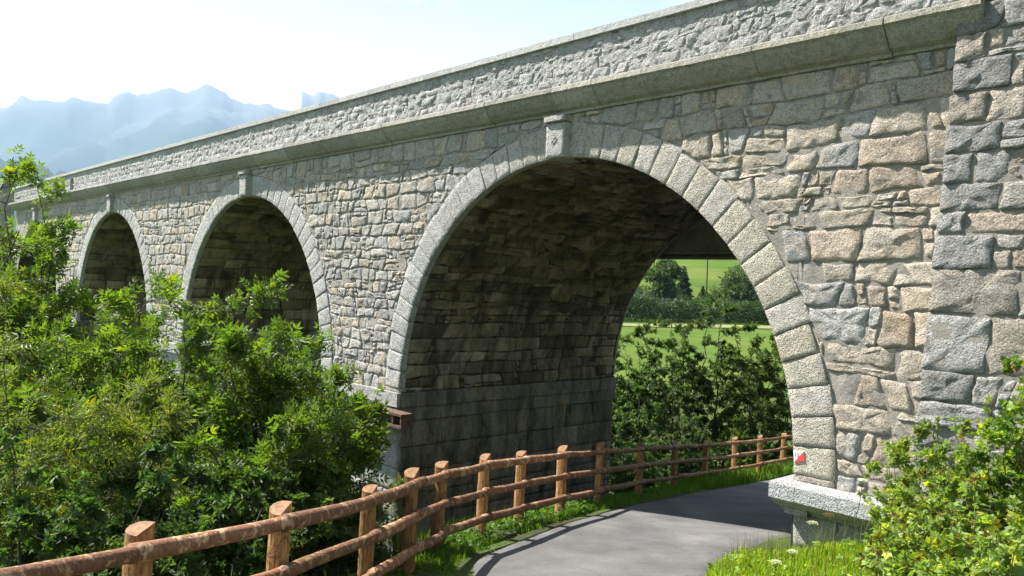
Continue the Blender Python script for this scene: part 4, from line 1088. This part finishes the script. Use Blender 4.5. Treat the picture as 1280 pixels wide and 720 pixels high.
far_tree(828, 150, 318, 398, 3.6, 'tall grey green poplar like tree left in the arch opening', seed=70, n=3000, color=(0.05, 0.09, 0.035))
far_tree(853, 165, 334, 398, 3.4, 'dark spruce right beside the tall tree in the arch opening', True, seed=71, n=2200, color=(0.02, 0.045, 0.02))
far_tree(806, 150, 356, 398, 4.2, 'dark bushy tree at the left rim of the arch opening', seed=72, n=2200, color=(0.03, 0.06, 0.03))
far_tree(785, 155, 352, 398, 4.5, 'dark tree partly behind the tunnel wall', seed=73, n=2000, color=(0.03, 0.06, 0.03))
far_tree(877, 170, 358, 398, 3.4, 'small dark spruce beneath the electricity pole', True, seed=74, n=1600, color=(0.022, 0.05, 0.022))
far_tree(892, 172, 362, 398, 3.2, 'small spruce right of the electricity pole', True, seed=75, n=1500, color=(0.025, 0.05, 0.022))
far_tree(922, 165, 326, 398, 4.4, 'pale loose birch like tree at the right rim of the arch opening', seed=76, n=2200, color=(0.07, 0.10, 0.05))
far_tree(945, 160, 340, 398, 4.8, 'broad dark tree behind the right voussoirs', seed=77, n=2000)
far_tree(905, 168, 352, 398, 3.6, 'rounded mid green tree between spruce and birch', seed=78, n=1800, color=(0.045, 0.08, 0.035))
far_tree(838, 160, 362, 398, 4.0, 'low dark tree at the foot of the tall one', seed=79, n=1600)
far_tree(893, 300, 331, 350, 5.0, 'round dark bush alone on the sunlit hillside meadow', seed=80, n=2000, color=(0.03, 0.06, 0.025), cat='bush')
far_tree(914, 290, 330, 350, 4.5, 'second dark bush on the hillside meadow, touching the birch', seed=81, n=1800, color=(0.035, 0.065, 0.03), cat='bush')
far_tree(853, 330, 322, 345, 3.0, 'slim tree on the hillside meadow above the spruce', seed=82, n=1200)
far_tree(770, 170, 350, 398, 5, 'dark tree hidden behind the left pier edge', seed=83, n=1500)
# low hedge mass along the far meadow edge
rng = np.random.default_rng(12); n = 11000
pxs = rng.uniform(740, 1000, n); Zh = rng.uniform(128, 146, n)
B = np.array([at_depth(a, 398, z) for a, z in zip(pxs, Zh)]); gzv = terrain(B[:, 0], B[:, 1])
hh = 3.0 + 2.2 * vnoise(P3(B[:, 0] * .12, B[:, 1] * .12), 1.0, 4)
P = np.stack([B[:, 0], B[:, 1], gzv + hh * rng.random(n) ** 0.6], -1); D = rng.normal(0, 1, (n, 3))
V, T, k = place(WHORL, P, D, 0.45 * np.exp(rng.normal(0, .3, n)), rng, .6, .6)
o = part('hedge', V, T, None, M_LEAF, None, leafcol(n, k, (0.03, 0.06, 0.022), rng, .3, .06), label='dense green hedge along the far edge of the valley meadow', cat='hedge', kind='stuff')
fp = []
for px in range(700, 1060, 12):
    for Z_ in (117.0 + 0.01 * (px - 860), 123.5 + 0.01 * (px - 860)):
        q_ = at_depth(px, 400, Z_); fp.append((q_[0], q_[1], gz(q_[0], q_[1]) + 0.12))
M_DRY = simple('dry_grass', (0.13, 0.15, 0.05), (0.22, 0.22, 0.10), 1.2, 0.95, 0.05)
obj('field_path', make_mesh('field_path', fp, None, [(2 * k, 2 * k + 1, 2 * k + 3, 2 * k + 2) for k in range(len(fp) // 2 - 1)], M_DRY), kind='structure')
# electricity poles
for px, pt, pb, Z, lb in ((883, 300, 365, 200, 'thin wooden electricity pole right of the spruce in the arch opening'), (817, 300, 350, 215, 'thin pole standing left of the tall tree in the arch opening')):
    a = at_depth(px, pb, Z); b = at_depth(px, pt, Z); zb = gz(a[0], a[1]); root = empty('utility_pole', (a[0], a[1], zb), lb, 'pole')
    v, t, q = tube([(a[0], a[1], zb - .5), (a[0], a[1], b[2])], [0.20, 0.13], 8); part('pole', v, t, q, M_BARK, root)
    bx = box(a[0] - 1.0, a[0] + 1.0, a[1] - .06, a[1] + .06, b[2] - .8, b[2] - .65); part('crossarm', bx[0], None, bx[1], M_BARK, root)
    for dx in (-.8, 0, .8):
        v, t, q = tube([(a[0] + dx, a[1], b[2] - .65), (a[0] + dx, a[1], b[2] - .4)], .05, 6); part('insulator', v, t, q, M_WHITE, root)

# small conical roof beyond the far end of the bridge
c = at_depth(9, 250, 70); tp = at_depth(9, 221, 70); root = empty('tower_house', (c[0], c[1], gz(c[0], c[1])), 'small grey turret with a dark pointed roof at the far left end of the bridge', 'house')
n = 8; th = np.arange(n) * 2 * math.pi / n; r = 0.55; ze_ = at_depth(9, 234, 70)[2]
V = np.array([(c[0] + r * math.cos(a), c[1] + r * math.sin(a), z) for z in (gz(c[0], c[1]) - .3, ze_) for a in th])
part('wall', V, None, [(k, (k + 1) % n, n + (k + 1) % n, n + k) for k in range(n)], M_CONC, root)
V = [(c[0] + 1.25 * r * math.cos(a), c[1] + 1.25 * r * math.sin(a), ze_ - .05) for a in th] + [(c[0], c[1], tp[2])]
part('roof', V, [(k, (k + 1) % n, n) for k in range(n)] + [(0, k + 1, k) for k in range(1, n - 1)], None, M_IRON, root)

# ------------------------------------------------------------------ mountains
def mountain_material():
    m = Mat('mountain_rock', 0.95, 0.05)
    z = m.n.new('ShaderNodeSeparateXYZ'); m.l.new(m.pos, z.inputs[0])
    n = m.noise(0.004, 8, 0.65); h = m.math('ADD', m.math('MULTIPLY', z.outputs['Z'], 0.00055), m.math('MULTIPLY', n, 0.5))
    c = m.ramp(h, [(0.55, (0.015, 0.03, 0.015)), (0.8, (0.03, 0.045, 0.03)), (1.0, (0.09, 0.09, 0.09))])
    sn = m.attr(); c = m.mix(sn, c, (0.85, 0.86, 0.88)); m.color(c); return m.m
M_MTN = mountain_material()
def ridge(name, prof, Zr, depth, base_z, snow=None, seed=0, rough=1.0):
    px = np.array([p[0] for p in prof], float); py = np.array([p[1] for p in prof], float)
    xs_ = np.linspace(px[0], px[-1], 280); yy = np.interp(xs_, px, py)
    yy = yy + 2.2 * fbm(P3(xs_ * .09, 0), 1, 5, seed, 0.6) * rough
    nd = 48; V = np.zeros((len(xs_), nd, 3)); S = np.zeros((len(xs_), nd))
    for i, (x, y) in enumerate(zip(xs_, yy)):
        top = at_depth(x, y, Zr); d = ray(x, y); d2 = np.array([d[0], d[1]]); d2 /= np.linalg.norm(d2)
        f = np.linspace(-1, 1, nd)                         # -1 foot on our side, 0 ridge, 1 far foot
        V[i, :, 0] = top[0] + d2[0] * depth * f; V[i, :, 1] = top[1] + d2[1] * depth * f
        V[i, :, 2] = base_z + (top[2] - base_z) * (1 - np.abs(f)) ** 0.95
        if snow: S[i] = snow(x, f) * np.clip(0.75 + 0.5 * vnoise(P3(np.full(nd, x) * 0.08, f * 9.0), 1.0, 5), 0, 1)
    P = V.reshape(-1, 3); rid = 1 - 2 * np.abs(vnoise(P3(P[:, 0], P[:, 1]), 1 / 900., seed)); rid2 = 1 - 2 * np.abs(vnoise(P3(P[:, 0], P[:, 1]), 1 / 330., seed + 4))
    ff = np.tile(np.abs(np.linspace(-1, 1, nd)), len(xs_)); k = sstep(0.0, 0.25, ff) * sstep(1.0, 0.8, ff) if False else sstep(0.0, 0.2, ff) * (1 - sstep(0.8, 1.0, ff))
    P[:, 2] += k * (170 * rid + 70 * rid2 + 30 * fbm(P3(P[:, 0], P[:, 1]), 1 / 120., 3, seed + 9))
    col = np.repeat(S.reshape(-1)[:, None], 3, 1)
    o = obj(name, make_mesh(name, P, None, grid_faces(len(xs_), nd), M_MTN, col, True), kind='structure'); return o
R1 = [(-900, 190), (-500, 120), (-250, 150), (-80, 128), (0, 132), (50, 124), (90, 123), (135, 126), (143, 117), (160, 113), (172, 117), (188, 113), (200, 110), (215, 108), (230, 112), (250, 105), (262, 101), (273, 107), (285, 115), (307, 127), (330, 128), (360, 128), (420, 140), (520, 160), (640, 200), (800, 240)]
ridge('mountain', R1, 7200, 2600, -60, None, 3)
R2_ = [(230, 170), (300, 140), (340, 122), (352, 114), (362, 110), (375, 108), (384, 115), (392, 116), (400, 111), (415, 114), (450, 130), (520, 145), (650, 165), (900, 215)]
ridge('mountain', R2_, 7300, 1500, -60, lambda x, f: (1.0 if 330 < x < 378 else 0.1) * np.clip(1.3 - np.abs(f) * 3.2, 0, 1) * (1 if x < 440 else 0), 8, 0.35)
R3 = [(-1200, 300), (-600, 240), (-300, 255), (-100, 225), (0, 232), (60, 238), (150, 262), (260, 275), (400, 290), (700, 310)]
ridge('hills', R3, 3600, 1300, -40, None, 14, 2.5)

# ------------------------------------------------------------------ haze
def haze():
    m = bpy.data.materials.new('haze'); m.use_nodes = True; nt = m.node_tree; nt.nodes.clear()
    o = nt.nodes.new('ShaderNodeOutputMaterial'); v = nt.nodes.new('ShaderNodeVolumePrincipled')
    v.inputs['Color'].default_value = (0.50, 0.74, 1.0, 1); v.inputs['Density'].default_value = 0.80e-4; v.inputs['Anisotropy'].default_value = 0.25
    nt.links.new(v.outputs[0], o.inputs['Volume'])
    bx = box(-11500, 9600, -9800, 11500, -320, 1950); o = obj('haze', make_mesh('haze', bx[0], None, bx[1], m), kind='stuff')
haze()
